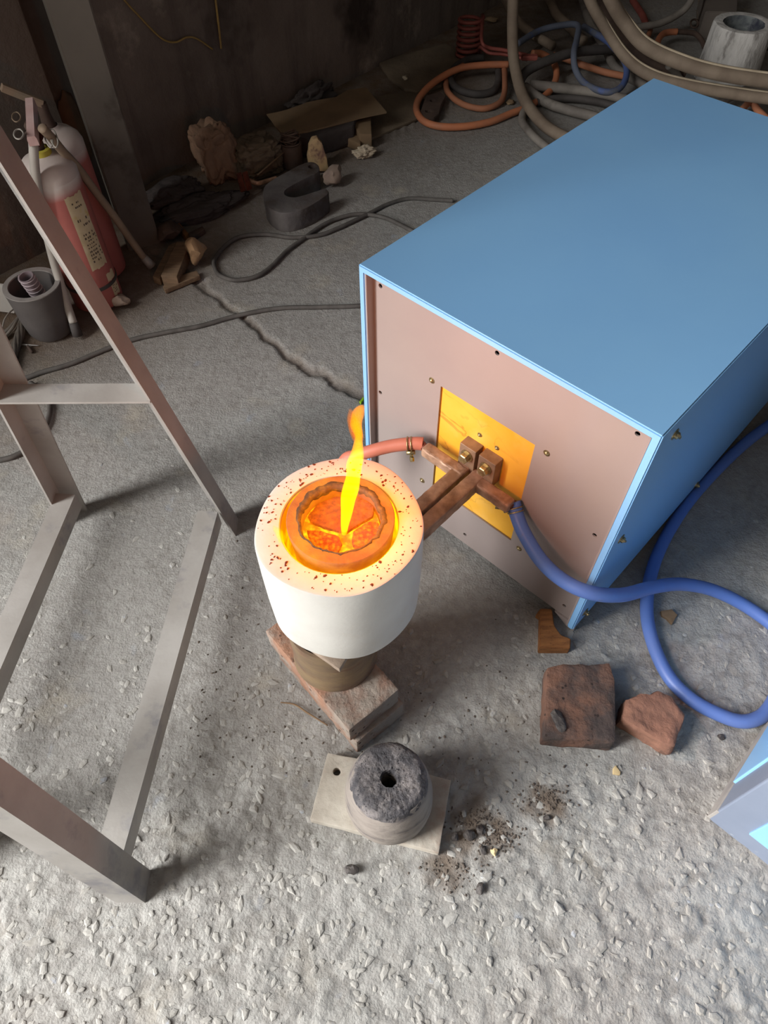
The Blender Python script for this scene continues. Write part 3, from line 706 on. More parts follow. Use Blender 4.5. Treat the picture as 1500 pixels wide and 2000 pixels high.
chunk('metal_chunk', [(600, 1006), (620, 983), (655, 969), (703, 968), (732, 986), (728, 1008), (700, 1024), (676, 1040), (640, 1031), (607, 1020)], MZ + .006, .01, M_['hot_disc'], 'large dull orange metal disc tilted at the back of the crucible')
chunk('metal_chunk', [(598, 1034), (625, 1035), (662, 1046), (669, 1062), (658, 1082), (634, 1078), (606, 1058)], MZ + .005, .009, M_['hot_chunk'], 'red-orange metal lump beside the flame on the steel frame side')
chunk('metal_chunk', [(690, 1036), (716, 1018), (740, 1018), (743, 1040), (726, 1066), (694, 1076), (686, 1056)], MZ + .005, .009, M_['hot_chunk'], 'red-orange metal lump beside the flame on the cabinet side')
fb = G(672, 1043, MZ)
fl = [(672, 1044), (674, 1020), (679, 985), (685, 950), (692, 915), (699, 880), (701, 855), (697, 830), (700, 808), (706, 792)]
fr_ = [.0035, .0062, .0095, .0112, .0098, .0068, .0058, .0085, .0085, .001]
zt = .688
fpts = []
for k, (px, py) in enumerate(fl):                       # the flame rises in the upright plane through the pool that faces the doorway
    fpts.append(on_plane(px, py, fb + Vector((0, .0, 0)), Vector((.0, 1, 0))))
FL = tube('flame', fpts, fr_, M_['flame'], None, 6, 14, smooth=True)
for v_ in FL.data.vertices:
    w = vn(v_.co * 30, 3); hh = max(0, min(1, (v_.co.z - .45) / .2)); v_.co.x += w * .006 * hh; v_.co.y += vn(v_.co * 30, 9) * .006 * hh
tag(FL, 'tall thin yellow flame rising from the crucible', 'flame')
pk = [G(694, 838, .62)]
f2 = [on_plane(px, py, fb, Vector((0, 1, 0))) for px, py in [(700, 858), (694, 838), (687, 818), (684, 798)]]
o = tube('flame_lick', f2, [.007, .008, .006, .001], M_['flame_small'], FL, 6, 10)
sf = [G(552, 1060, FZ1 + .001), G(546, 1042, FZ1 + .004), G(538, 1033, FZ1 + .008), G(534, 1026, FZ1 + .012)]
tag(tube('flame', sf, [.005, .006, .004, .001], M_['flame_small'], None, 6, 10), 'short orange flame lick at the gap beside the crucible', 'flame')
l = bpy.data.lights.new('flame_light', 'POINT'); l.energy = 2.4; l.color = (1, .26, .02); l.shadow_soft_size = .012
o = bpy.data.objects.new('flame_light', l); COL.objects.link(o); o.location = fpts[3]; o.parent = FL

# ------------------------------------------------------------------ the stand under the pot
RC = Vector((-.087, .528, 0))
def lpoly(c, L, Wd, l0, l1, w0, w1): return [tuple((c + L * a + Wd * b).to_2d()) for a, b in ((l0, w0), (l1, w0), (l1, w1), (l0, w1))]
bc = Vector((-.058, .389, 0)); BL = Vector((-.645, .764, 0)); BW = Vector((.764, .645, 0)).normalized()
def brick(name, poly, z0, z1, m, label, seed, group=None, rough=.003, bev=.004):
    o = from_bm(name, prism_bm(poly, z0, z1), m); roughen(o, .011, rough, 38, seed, bev)
    c = sum((Vector((p[0], p[1], 0)) for p in poly), Vector()) / len(poly); set_origin(o, (c.x, c.y, z0)); return tag(o, label, 'brick', group)
brick('brick', lpoly(bc, BL, BW, .001, .24, -.002, .108), .052, .107, M_['brick'], 'upper chipped red brick carrying the steel ring below the furnace', 11)
brick('brick', lpoly(bc + BL * -.004, BL, BW, -.004, .232, .004, .112), -.002, .0525, M_['brick'], 'lower red brick on the floor at the bottom of the furnace stand', 12)
ST = lathe('steel_ring', [(.0665, .130), (.0715, .130), (.0725, .124), (.0715, .08), (.0715, .03), (.073, .012), (.0735, .004), (.072, 0), (.066, 0)], M_['ring_steel'], None, (0, 0, 0), 56, closed=True)
ST.location = (RC.x, RC.y, .1055); tag(ST, 'scaled brown steel pipe ring standing on the bricks under the furnace', 'pipe ring')
sl = [(612, 1262), (640, 1262), (664, 1312), (712, 1276), (726, 1240), (690, 1205), (620, 1215)]
tip = G(664, 1313, .236)
sp_ = [(RC.x + .064 * math.cos(a), RC.y + .064 * math.sin(a)) for a in np.linspace(-.9, 4.0, 11)] + [(tip.x, tip.y)]
o = from_bm('stone_slab', prism_bm(sp_, .2345, .2465), M_['stone']); roughen(o, .01, .0018, 60, 5, .002)
c = sum((Vector((p[0], p[1], 0)) for p in sp_), Vector()) / len(sp_); set_origin(o, (c.x, c.y, .2345))
tag(o, 'pointed pale stone slab wedged between the steel ring and furnace pot', 'stone')

# ------------------------------------------------------------------ mould on its plate
hp = G(658, 1507, .02)
plp = [(605, 1600), (857, 1666), (881, 1524), (797, 1501), (640, 1470)]
o = pix_prism('fireclay_plate', plp, .02, -.002, M_['plate'], None, .0012, .014, 40, 2, .002, [circ(hp.x, hp.y, .0068, 14)])
tag(o, 'pale rectangular fireclay plate with a round hole on the floor', 'plate')
MO = tag(empty('casting_mould', (.0045, .2985, .0195)), 'upturned grey clay mould with a centre hole on the fireclay plate', 'mould')
lathe('mould_body', [(.060, 0), (.0665, .001), (.0695, .013), (.071, .036), (.0695, .068), (.0655, .097), (.0605, .119), (.0555, .131), (.05, .134)], M_['mold_side'], MO, seg=56, wob=lambda a: 1 + .008 * math.cos(2 * a + 1))
o = lathe('slag_face', [(.0120, .075), (.0118, .128), (.0135, .1365), (.028, .138), (.042, .1385), (.0495, .1375), (.0545, .1335), (.0572, .129), (.0592, .123)], M_['mold_top'], MO, seg=64, wob=lambda a: 1 + (.03 * vn((math.cos(a) * 3, math.sin(a) * 3, 0), 4) if True else 0))
roughen(o, .007, .0026, 160, 4)
lathe('bore', [(.0119, .12), (.0117, .04), (0, .04)], M_['mold_side'], MO, seg=24)

# ------------------------------------------------------------------ loose bricks, wood and bits by the cabinet
brick('brick', pix_poly([(1068, 1302), (1100, 1296), (1150, 1297), (1192, 1293), (1201, 1330), (1204, 1450), (1062, 1438)], .05), -.002, .05, M_['brick_dark'], 'whole soot-stained brick lying flat on the floor by the blue hose', 21, None, .0035, .006)
o = rock('slag_lump', G(1090, 1409, .0475), (.013, .020, .006), M_['slag'], 5, .3, 3, .3); tag(o, 'dark slag crust stuck on the soot-stained brick', 'slag')
brick('brick', pix_poly([(1222, 1362), (1250, 1350), (1272, 1356), (1285, 1345), (1312, 1360), (1338, 1395), (1334, 1420), (1326, 1440), (1322, 1462), (1296, 1452), (1262, 1430), (1213, 1402)], .045), -.002, .045, M_['brick_red'], 'broken half of a red brick with a ragged end', 23, None, .006, .008)
o = pix_prism('wood_block', [(1056, 1188), (1078, 1189), (1083, 1222), (1096, 1240), (1115, 1247), (1114, 1266), (1054, 1266)], .022, -.002, M_['wood'], None, 0, bev=.0015); tag(o, 'notched brown wood block against the front leg of the cabinet', 'wood block')
o = pix_prism('wood_splinter', [(1047, 1200), (1056, 1188), (1056, 1206)], .012, -.002, M_['wood'], None, 0, bev=.0008); tag(o, 'thin brown wood splinter touching the notched wood block', 'wood chip')
def flake(name, pts, z, m, label, cat, th=.004, seed=0):
    o = pix_prism(name, pts, z, z - th, m, None, .0012, .006, 120, seed, .0007); return tag(o, label, cat)
flake('wood_chip', [(1198, 1500), (1203, 1494), (1212, 1508), (1211, 1513), (1198, 1511)], .006, M_['chip'], 'small cream wood chip on the floor below the whole soot-stained brick', 'chip', .008, 2)
flake('wood_chip', [(1291, 1193), (1312, 1190), (1323, 1201), (1313, 1218), (1303, 1208), (1293, 1202)], .005, M_['leaf'], 'flat brown bark chip inside the blue hose loop', 'chip', .007, 3)
flake('plastic_bit', [(702, 784), (709, 775), (711, 778), (705, 787)], .006, M_['green_bit'], 'tiny lime green plastic bit by the cabinet corner', 'plastic bit', .007, 4)
for k, (px, py, s, lab) in enumerate([(687, 1700, .0105, 'black slag lump in front of the fireclay plate'), (938, 1737, .0085, 'black slag lump alone on bare concrete away from the soot patch'), (1407, 1441, .007, 'black slag crumb near the grey-blue cabinet corner'),
                                      (915, 1632, .010, 'dark slag lump at the edge of the soot patch'), (938, 1622, .008, 'small dark slag lump within the soot patch'), (945, 1662, .007, 'small dark slag lump below the soot patch'), (1068, 1598, .006, 'dark slag crumb under the far soot stain'), (888, 1634, .008, 'long dark slag sliver beside the fireclay plate'), (965, 1665, .0065, 'tan slag crumb beside the soot patch')]):
    g = G(px, py, 0); o = rock('slag_lump', (g.x, g.y, -.003), (s * 1.1, s * .9, s * .8), M_['slag'] if 'tan' not in lab else M_['chip'], k + 3, .35, 2, k); tag(o, lab, 'slag')
rnd = random.Random(12); vs = []; fs = []
for (cx, cy, sx, sy, n_) in [(930, 1600, 40, 22, 110), (965, 1635, 45, 28, 150), (1065, 1560, 45, 30, 120), (880, 1700, 60, 30, 80), (980, 1400, 200, 110, 70), (450, 1330, 110, 180, 70), (700, 1420, 250, 120, 50)]:
    for _ in range(n_):
        g = G(rnd.gauss(cx, sx * .6), rnd.gauss(cy, sy * .6)); s = rnd.uniform(.0007, .0022)
        chip_geo((g.x, g.y, floor_z(g.x, g.y) + s * .3), (s * 1.4, s, s), rnd.uniform(0, 6), rnd)
o = pydata('slag_grit', vs, fs, mat('dark_slag_grit', C(104, 92, 82), C(72, 64, 58), 60, .8), None); tag(o, 'scattered dark slag grit on the concrete around the furnace stand', 'grit', None, 'stuff')
o = tube('twig', [G(548, 1372, .004), G(575, 1376, .004), G(600, 1392, .005), G(640, 1417, .004)], [.0012, .0016, .0018, .0012], M_['leaf'], None, 6, 6); tag(o, 'thin brown twig on the floor beside the brick stand', 'twig')

# ------------------------------------------------------------------ second cabinet cut by the picture's edge
K = G(1382, 1597)
C2 = tag(empty('grey_cabinet', K, YAW), 'scuffed grey-blue cabinet with pale blue inset panels', 'cabinet')
box('cabinet_body', 0, .42, 0, .55, -.002, .50, M_['cab2_grey'], C2, .003)
box('side_frame', -.002, .004, 0.0, .55, 0, .044, M_['cab2_dust'], C2, .001)
box('side_panel', -.004, .004, .058, .52, .046, .47, M_['blue_paint'], C2, .0015)
box('front_panel', .050, .39, -.004, .004, .055, .46, M_['blue_paint'], C2, .0015)

# ------------------------------------------------------------------ welded angle-iron stand
AF = tag(empty('steel_stand', (-.5, .5, 0)), 'bare welded angle-iron stand with splayed legs and cross bars', 'stand')
def rel(p): return Vector(p) - Vector((-.5, .5, 0))
L1b = G(465, 1013); L1d = Vector((-.19, .02, 1)); L2b = Vector((-.703, .925, 0)); L2d = Vector((.10, -.05, 1)); L3b = G(283, 1763); L3d = Vector((-.175, .13, 1)); L4b = Vector((-.76, .19, 0)); L4d = Vector((.10, .13, 1))
LW, LT, LH = .045, .004, 1.06
def lp(b, d, z): return Vector((b.x, b.y, 0)) + d * z
for b, d, a1, a2, m in ((L1b, L1d, (-1, 0, 0), (0, -1, 0), 'steel'), (L2b, L2d, (1, 0, 0), (0, -1, 0), 'steel'), (L3b, L3d, (-1, 0, 0), (0, 1, 0), 'steel'), (L4b, L4d, (1, 0, 0), (0, 1, 0), 'steel')):
    dd = d.normalized(); A_ = Vector(a1); A_ = (A_ - dd * A_.dot(dd)).normalized(); B_ = Vector(a2); B_ = (B_ - dd * B_.dot(dd) - A_ * B_.dot(A_)).normalized()
    bar_between('leg', rel(lp(b, d, -.002)), rel(lp(b, d, LH)), A_, B_, .034 if b is L1b else LW, LT, M_[m], AF, .046)
DN = Vector((0, 0, -1))
z3 = .085
p1, p3 = lp(L1b, L1d, z3) + Vector((-.006, -.045, 0)), lp(L3b, L3d, z3) + Vector((-.006, .04, 0))
d3 = (p1 - p3).normalized(); s3 = Vector((-d3.y, d3.x, 0))
bar_between('cross_bar', rel(p3), rel(p1), s3, DN, .042, LT, M_['steel'], AF)
p2, p4 = lp(L2b, L2d, z3) + Vector((.004, -.02, 0)), lp(L4b, L4d, z3) + Vector((.004, .04, 0))
d2 = (p2 - p4).normalized()
bar_between('cross_bar', rel(p4 + Vector((.042, 0, 0))), rel(p2 + Vector((.042, 0, 0))), Vector((-d2.y, d2.x, 0)), DN, .042, LT, M_['steel'], AF)
zc = .40
q1, q2 = lp(L1b, L1d, zc) + Vector((.0, -.004, 0)), lp(L2b, L2d, zc) + Vector((.0, -.004, 0))
dq = (q1 - q2).normalized()
bar_between('cross_bar', rel(q2), rel(q1), Vector((dq.y, -dq.x, 0)), DN, .045, LT, M_['steel'], AF)
zt_ = LH - .05
for (ba, da), (bb, db) in (((L1b, L1d), (L2b, L2d)), ((L1b, L1d), (L3b, L3d)), ((L3b, L3d), (L4b, L4d)), ((L2b, L2d), (L4b, L4d))):
    a_, b_ = lp(ba, da, zt_), lp(bb, db, zt_); dd = (b_ - a_).normalized()
    bar_between('top_bar', rel(a_), rel(b_), Vector((-dd.y, dd.x, 0)), DN, .045, LT, M_['steel'], AF)

# ================================================================== by the column: fire extinguishers, crucible, sheet, ropes
EC = Vector((-.802, 1.662, 0)); ER = .067
def ext_body(name, loc, label, shoulder=.366, m1='ext_red', m2='ext_dust'):
    e = tag(empty(name, loc), label, 'extinguisher')
    lathe('cylinder', [(0, .0), (.05, 0), (.058, .004), (ER - .001, .012), (ER, .02), (ER, .1), (ER, .2), (ER, .28), (ER, shoulder - .001)], M_[m1], e, seg=48)
    lathe('shoulder', [(ER, shoulder - .001), (ER, shoulder + .012), (ER - .005, shoulder + .026), (ER - .018, shoulder + .039), (ER - .036, shoulder + .047), (.024, shoulder + .05), (.02, shoulder + .056)], M_[m2], e, seg=48)
    return e
E1 = ext_body('fire_extinguisher', EC, 'dusty red fire extinguisher with paper labels and white shoulder')
sh = .366
lathe('neck_ring', [(.019, sh + .048), (.024, sh + .05), (.024, sh + .062), (.018, sh + .064)], M_['yellow'], E1, seg=28)
lathe('valve', [(.012, sh + .06), (.014, sh + .07), (.012, sh + .10), (.014, sh + .115), (.009, sh + .122), (0, sh + .122)], M_['rust'], E1, seg=20)
# lever handles: folded channel pointing at the hose side
hd = (G(62, 283, .5) - G(62, 205, .55)); hd.z = 0
def lever(name, p0, p1, w, th, m, parent):
    d = (p1 - p0).normalized(); s = d.cross(Vector((0, 0, 1))).normalized(); u = s.cross(d)
    vs = [p + s * a + u * b for p in (p0, p1) for a, b in ((-w, -th), (w, -th), (w, th * .4), (w * .8, th), (-w * .8, th), (-w, th * .4))]
    fs = [(k, (k + 1) % 6, 6 + (k + 1) % 6, 6 + k) for k in range(6)] + [(5, 4, 3, 2, 1, 0), (6, 7, 8, 9, 10, 11)]
    return pydata(name, vs, fs, m, parent)
def relE(p): return Vector(p) - EC
lv0, lv1 = relE(G(64, 276, .480)), relE(G(60, 200, .500))
lever('squeeze_lever', lv0, lv1, .0105, .011, M_['ext_lever'], E1)
lever('carry_handle', relE(G(70, 284, .462)), relE(G(86, 246, .472)), .007, .004, M_['copper_dark'], E1)
loop = [relE(G(x, y, .5)) for x, y in [(46, 262), (40, 253), (31, 254), (27, 262), (31, 270), (40, 271)]]
tube('safety_pin', loop, .0017, M_['hose_grey'], E1, 6, 8, True)
tube('pin_wire', [loop[0], relE(G(52, 258, .485)), Vector((0, 0, sh + .105))], .0017, M_['hose_grey'], E1, 5, 6)
# hose from the valve down past the graphite crucible to the floor
h1 = [relE(p) for p in (G(66, 283, .465), G(66, 300, .45), G(70, 345, .40), G(82, 410, .32), G(102, 500, .20), G(126, 580, .105), G(143, 630, .045))]
hs = tube('hose', h1, [.010, .0105, .0105, .0105, .0105, .0105, .0105], M_['hose_grey'], E1, 8, 14)
tube('nozzle', [relE(G(143, 630, .045)), relE(G(152, 655, .010))], [.0115, .0135], M_['cable_dark'], E1, 2, 14)
for ang in (0, .012): 
    lp_ = [relE(G(x, y, .47)) + Vector((ang, 0, 0)) for x, y in [(86, 258), (90, 276), (98, 288), (103, 280), (99, 262), (92, 252)]]
    tube('chain_ring', lp_, .0016, M_['hose_grey'], E1, 5, 8, True)
# paper labels on the curved body, with their faded print
def label_patch(name, a0, a1, z0, z1, parent, m, off=.0008, jag=0, seed=0):
    vs = []; fs = []; n_ = 14; k_ = 10
    for j in range(k_ + 1):
        for i_ in range(n_ + 1):
            a = a0 + (a1 - a0) * i_ / n_; z = z0 + (z1 - z0) * j / k_
            if jag:
                if j == k_: z += jag * vn((a * 9, 1, 0), seed)
                if j == 0: z += jag * vn((a * 11, 2, 0), seed)
                if i_ == n_: a += jag * 4 * vn((z * 30, 3, 0), seed)
            vs.append(((ER + off) * math.cos(a), (ER + off) * math.sin(a), z))
    for j in range(k_):
        for i_ in range(n_): q = j * (n_ + 1) + i_; fs.append((q, q + 1, q + n_ + 2, q + n_ + 1))
    return pydata(name, vs, fs, m, parent, True)
LA = label_patch('paper_label', -.98, -.22, .135, .335, E1, M_['label'], .0008, .006, 3)
rnd = random.Random(21)
def print_rows(parent, a0, a1, z_hi, z_lo, rows, off=.0013):
    vs = []; fs = []
    for r_ in range(rows):
        z = z_hi + (z_lo - z_hi) * r_ / rows; hgt = (z_hi - z_lo) / rows * rnd.uniform(.35, .6); a = a0
        while a < a1:
            w = rnd.uniform(.03, .07)
            if rnd.random() < .72:
                b = len(vs)
                for aa, zz in ((a, z), (a + w, z), (a + w, z - hgt), (a, z - hgt)): vs.append(((ER + off) * math.cos(aa), (ER + off) * math.sin(aa), zz))
                fs.append((b, b + 1, b + 2, b + 3))
            a += w + rnd.uniform(.015, .06)
    return pydata('faded_print', vs, fs, M_['ink'], parent)
print_rows(LA, -.80, -.45, .318, .296, 2); print_rows(LA, -.82, -.35, .275, .245, 2); print_rows(LA, -.80, -.30, .235, .15, 9)
L2_ = label_patch('paper_label', -.50, -.02, .082, .108, E1, M_['label'], .0008, .006, 5)
L3_ = label_patch('paper_label', -.45, -.02, .035, .072, E1, M_['label'], .0008, .008, 6); print_rows(L3_, -.38, -.06, .068, .042, 4)
lathe('rubber_band', [(ER + .0006, .071), (ER + .0022, .071), (ER + .0022, .081), (ER + .0006, .081)], M_['cable_dark'], E1, seg=48, closed=True)
# second extinguisher behind it, against the pier
E2P = Vector((-.822, 1.801, 0))
E2 = ext_body('fire_extinguisher', E2P, 'fire extinguisher without labels standing behind the labelled one by the column', .36)
lathe('valve', [(.02, .41), (.016, .42), (.013, .445), (.013, .468), (0, .472)], M_['rust'], E2, seg=20)
lever('squeeze_lever', Vector((.004, -.002, .468)), G(3, 170, .52) - E2P, .009, .008, M_['hose_beige'], E2)
tube('safety_pin', [G(x, y, .47) - E2P for x, y in [(40, 226), (33, 219), (25, 223), (24, 232), (31, 238), (39, 234)]], .0016, M_['hose_beige'], E2, 6, 8, True)
h2 = [p - E2P for p in (G(82, 250, .50), G(100, 268, .47), G(122, 295, .42), G(150, 325, .365), G(185, 372, .28), G(225, 425, .185), G(258, 472, .095), G(281, 503, .040))]
tube('hose', h2, .0105, M_['hose_beige'], E2, 8, 14)
tube('nozzle', [G(281, 503, .040) - E2P, G(297, 520, .012) - E2P], [.0115, .014], M_['steel'], E2, 2, 14)

GC = Vector((-.899, 1.535, 0))
GR = tag(empty('graphite_crucible', GC), 'empty dark grey graphite crucible with a pale chipped rim', 'crucible')
lathe('pot', [(0, 0), (.045, 0), (.055, .005), (.061, .018), (.066, .06), (.070, .13), (.0715, .146)], M_['graphite'], GR, seg=48)
lathe('rim', [(.0715, .146), (.0712, .1485), (.0585, .1485), (.0575, .146)], M_['graphite_rim'], GR, seg=48)
lathe('inside', [(.0575, .146), (.052, .05), (.045, .02), (0, .016)], M_['graphite'], GR, seg=48)
# clear ribbed spring hose leaning inside
a_, b_ = GC + Vector((.012, .02, .022)), G(50, 540, .175)
ax = (b_ - a_); n_ = 13
SP = lathe('ribbed_hose', [(.0165, 0), (.019, 0), (.019, ax.length), (.0165, ax.length)], M_['clear_plastic'], None, seg=24, closed=True)
SP.data.transform(Matrix.Translation(a_) @ ax.to_track_quat('Z', 'Y').to_matrix().to_4x4())
tag(SP, 'short clear ribbed hose leaning inside the graphite crucible', 'hose')
sd = ax.normalized().cross(Vector((0, 0, 1))).normalized(); u2 = sd.cross(ax.normalized())
hel = [a_ + ax * (k / (n_ * 14)) + (sd * math.cos(2 * math.pi * k / 14) + u2 * math.sin(2 * math.pi * k / 14)) * .0195 for k in range(n_ * 14 + 1)]
tube('spiral_rib', hel, .0014, mat('pale_spiral', C(186, 174, 178), None, 1, .35), SP, curve=False, sides=6)
# white board leaning left of the crucible
wp = [G(-60, 600, .02), G(28, 612, .005), G(22, 560, .10), G(-60, 548, .115)]
nb = (wp[1] - wp[0]).cross(wp[3] - wp[0]).normalized() * .006
tag(pydata('white_board', wp + [p - nb for p in wp], [(0, 1, 2, 3), (7, 6, 5, 4), (0, 4, 5, 1), (1, 5, 6, 2), (2, 6, 7, 3), (3, 7, 4, 0)], M_['white_sheet']), 'white board edge leaning beside the graphite crucible', 'board')
def rope(name, pts, r, m, label, cat, strands=6, turns=26, group=None):
    P = catmull(pts, 12); e = None; objs = []
    L = [0]
    for a, b in zip(P[:-1], P[1:]): L.append(L[-1] + (b - a).length)
    vs = []; fs = []
    for k in range(strands):
        Q = []
        for i_, p in enumerate(P):
            t_ = (P[min(i_ + 1, len(P) - 1)] - P[max(i_ - 1, 0)]).normalized(); s_ = t_.cross(Vector((0, 0, 1))).normalized(); u_ = s_.cross(t_)
            a = 2 * math.pi * k / strands + L[i_] * turns
            Q.append(p + (s_ * math.cos(a) + u_ * math.sin(a)) * r * .62)
        v_, f_ = tube_geo(Q, r * .42, 6); b = len(vs); vs += v_; fs += [tuple(b + x for x in f) for f in f_]
    return tag(pydata(name, vs, fs, m, None, True), label, cat, group)
rope('wire_rope', [G(18, 725, .012), G(26, 690, .012), G(38, 655, .014), G(46, 625, .02), G(44, 600, .03)], .0115, M_['wire_rope'], 'frayed steel wire rope end pointing away from the graphite crucible', 'wire rope')
rope('wire_rope', [G(-40, 690, .012), G(0, 660, .013), G(25, 640, .02), G(48, 612, .03)], .010, M_['wire_rope'], 'steel wire rope lying beside the white board', 'wire rope')
tag(tube('wire', [G(-30, 700, .03), G(0, 652, .05), G(10, 622, .055), G(28, 604, .04), G(48, 610, .008)], .002, M_['hose_grey'], None, 8, 8), 'thin pale wire bending over the wire ropes', 'wire')
tag(tube('nail', [G(42, 673, .005), G(60, 674, .005), G(76, 675, .004)], [.0022, .002, .001], M_['steel'], None, 3, 8), 'bright steel nail on the floor by the wire rope', 'nail')
o = tube('bolt', [G(54, 676, .006), G(63, 688, .006)], .004, M_['rust'], None, 2, 10); tag(o, 'small dark bolt next to the bright nail', 'bolt')

# ------------------------------------------------------------------ thin cables over the floor
CBR = .0062
def cable(pts, label, r=CBR, m='cable', grp=None, cat='cable'):
    P = [G(p[0], p[1], (p[2] if len(p) > 2 else r * .9)) for p in pts]
    return tag(tube('power_cable', P, r, M_[m], None, 9, 10), label, cat, grp)
cable([(760, 592), (720, 595), (690, 598), (620, 600), (560, 601), (510, 607), (450, 620), (390, 637), (320, 650), (260, 663), (200, 685), (140, 710), (85, 726), (60, 735), (20, 750), (-40, 780)], 'long black cable running from the blue cabinet under the steel stand')
cable([(60, 748), (85, 768), (97, 790), (95, 815), (84, 842), (60, 870), (30, 890), (-10, 900), (-60, 900)], 'short black cable loop on the floor behind the steel stand leg')
cable([(885, 392), (850, 390), (800, 388), (760, 398), (725, 415), (690, 432), (655, 448), (620, 460), (570, 464), (520, 458), (470, 462), (440, 480), (420, 505), (419, 522), (430, 538), (460, 547), (500, 540), (530, 520), (560, 490), (590, 468), (630, 440), (668, 424), (705, 418), (750, 425), (790, 443), (830, 465)], 'tangled double loop of black cable beside the cast-iron hook block')

# ------------------------------------------------------------------ stones, wedges and castings along the wall
HK = [(513, 378), (516, 364), (528, 353), (560, 335), (592, 319), (606, 315), (616, 317), (624, 326), (623, 336), (600, 346), (575, 359), (558, 369), (554, 377), (560, 383), (572, 386), (592, 382), (615, 374), (636, 367), (644, 376), (628, 388), (606, 402), (580, 413), (552, 417), (530, 410), (517, 395)]
HK = [tuple(np.array(a) * w + np.array(b) * (1 - w)) for a, b in zip(HK, HK[1:] + HK[:1]) for w in (.75, .25)]
ctr = G(610, 325, .062)
o = pix_prism('hook_block', HK, .062, -.002, M_['iron_cast'], None, .0015, .018, 30, 4, .0025, [circ(ctr.x, ctr.y, .0135, 12)])
tag(o, 'heavy grey cast-iron U-shaped hook block lying on the floor', 'casting')
g = G(620, 330, 0)
fbp = [(-.030, 0), (.034, -.004), (.030, .04), (.020, .085), (.006, .102), (-.010, .100), (-.024, .080), (-.033, .045)]
o = from_bm('firebrick_piece', prism_bm(fbp, -.019, .019), M_['rock_yellow']); roughen(o, .014, .004, 40, 7, .005)
o.rotation_euler = (R(78), 0, R(12)); o.location = G(622, 331, .004); tag(o, 'round-topped yellow firebrick piece standing behind the hook block', 'stone')
o = rock('rock', G(654, 362, 0), (.042, .030, .032), M_['rock_grey'], 33, .2, 3, .7); tag(o, 'pinkish grey angular rock beside the hook block opening', 'rock')
o = rock('rock', G(388, 515, 0), (.036, .038, .042), M_['rock'], 35, .2, 3, .2); tag(o, 'rough tan rock resting by the wooden wedges', 'rock')
def plank(pts, z, th, label, m='wood_old', cat='wood', name='wood_wedge', rz=0):
    o = pix_prism(name, pts, z, z - th, M_[m], None, .001, .02, 30, 3, .0015); return tag(o, label, cat)
plank([(345, 472), (371, 472), (345, 540), (314, 538)], .036, .038, 'thick dusty wooden wedge leaning against the tan rock')
plank([(330, 478), (345, 472), (312, 545), (298, 540)], .020, .022, 'narrow wooden strip under the thick wedge')
plank([(390, 538), (384, 528), (330, 545), (318, 560), (322, 566)], .012, .014, 'flat grey-brown wood scrap lying below the thick wedge')
plank([(337, 430), (345, 428), (368, 456), (362, 462)], .020, .022, 'short brown stick crossing towards the wedges', 'wood')
plank([(368, 455), (395, 441), (400, 447), (372, 466)], .014, .016, 'dark wood offcut behind the wedges', 'rust')
o = rock('rubble', G(330, 470, 0), (.05, .045, .03), M_['rust'], 41, .3, 3); tag(o, 'dark rubble heap at the foot of the grey column', 'rubble')
o = rock('rubble', G(236, 598, 0), (.03, .02, .022), M_['rock_grey'], 42, .3, 3); tag(o, 'small rubble lump at the foot of the labelled extinguisher', 'rubble')

def cloth(name, loc, size, m, seed, label, cat, amp=.22, freq=2.2, rz=0, lean=(0, 0), boxy=1.0):
    bm = bmesh.new(); bmesh.ops.create_icosphere(bm, subdivisions=5, radius=1)
    for v_ in bm.verts:
        p = v_.co.copy(); p = Vector([math.copysign(abs(q) ** boxy, q) for q in p]); a = vn(p * freq * .7, seed); w_ = Vector((p.x * 1.6, p.y * 1.6, p.z * 3.2)) + Vector((1, 1, 1)) * .8 * vn(p * 1.7, seed + 8)
        b = 1 - min(1, abs(vn(w_, seed + 3)) * 3.2); c_ = 1 - min(1, abs(vn(p * 4 + w_, seed + 5)) * 3)
        v_.co = p * (1 + amp * a - .22 * b ** 2 - .07 * c_ ** 2)
    zmin = min(v_.co.z for v_ in bm.verts) * .72
    for v_ in bm.verts:
        z = max(v_.co.z - zmin, 0) * size[2]; v_.co = Vector((v_.co.x * size[0] + lean[0] * z, v_.co.y * size[1] + lean[1] * z, z))
    o = from_bm(name, bm, m, None, True); o.location = loc; o.rotation_euler[2] = rz; return tag(o, label, cat)
cloth('cloth_bundle', (-.53, 2.33, 0), (.070, .05, .10), M_['rag'], 3, 'crumpled brown cloth bundle slumped against the sooty wall', 'cloth', .16, 2.4, .7, (-.12, .2), .55)
cloth('cloth_heap', G(385, 420, -.004), (.16, .06, .028), M_['dark_cloth'], 7, 'dark dusty cloth lying flat in front of the brown bundle', 'cloth', .35, 2.0, .55)
cloth('cloth_heap', G(345, 395, -.004), (.10, .06, .04), M_['dark_cloth'], 9, 'dark cloth heap between the column and brown bundle', 'cloth', .35, 2.0, .6)
for k, (x0, lab) in enumerate([(462, 'copper strip plate nearest the brown bundle, with rivet holes'), (474, 'copper strip plate next to the loose brass strip')]):
    pts = [(x0, 340 - k * 2), (x0 + 9, 337 - k * 2), (x0 + 19, 372 - k * 3), (x0 + 9, 376 - k * 3)]
    P = [G(pts[0][0], pts[0][1], .09), G(pts[1][0], pts[1][1], .09), G(pts[2][0], pts[2][1], .03), G(pts[3][0], pts[3][1], .03)]
    nn_ = (P[1] - P[0]).cross(P[3] - P[0]).normalized() * .004
    o = pydata('copper_plate', P + [p + nn_ for p in P], [(0, 1, 2, 3), (7, 6, 5, 4), (0, 4, 5, 1), (1, 5, 6, 2), (2, 6, 7, 3), (3, 7, 4, 0)], M_['copper_dark']); tag(o, lab, 'copper plate', 'copper plates by the brown bundle')
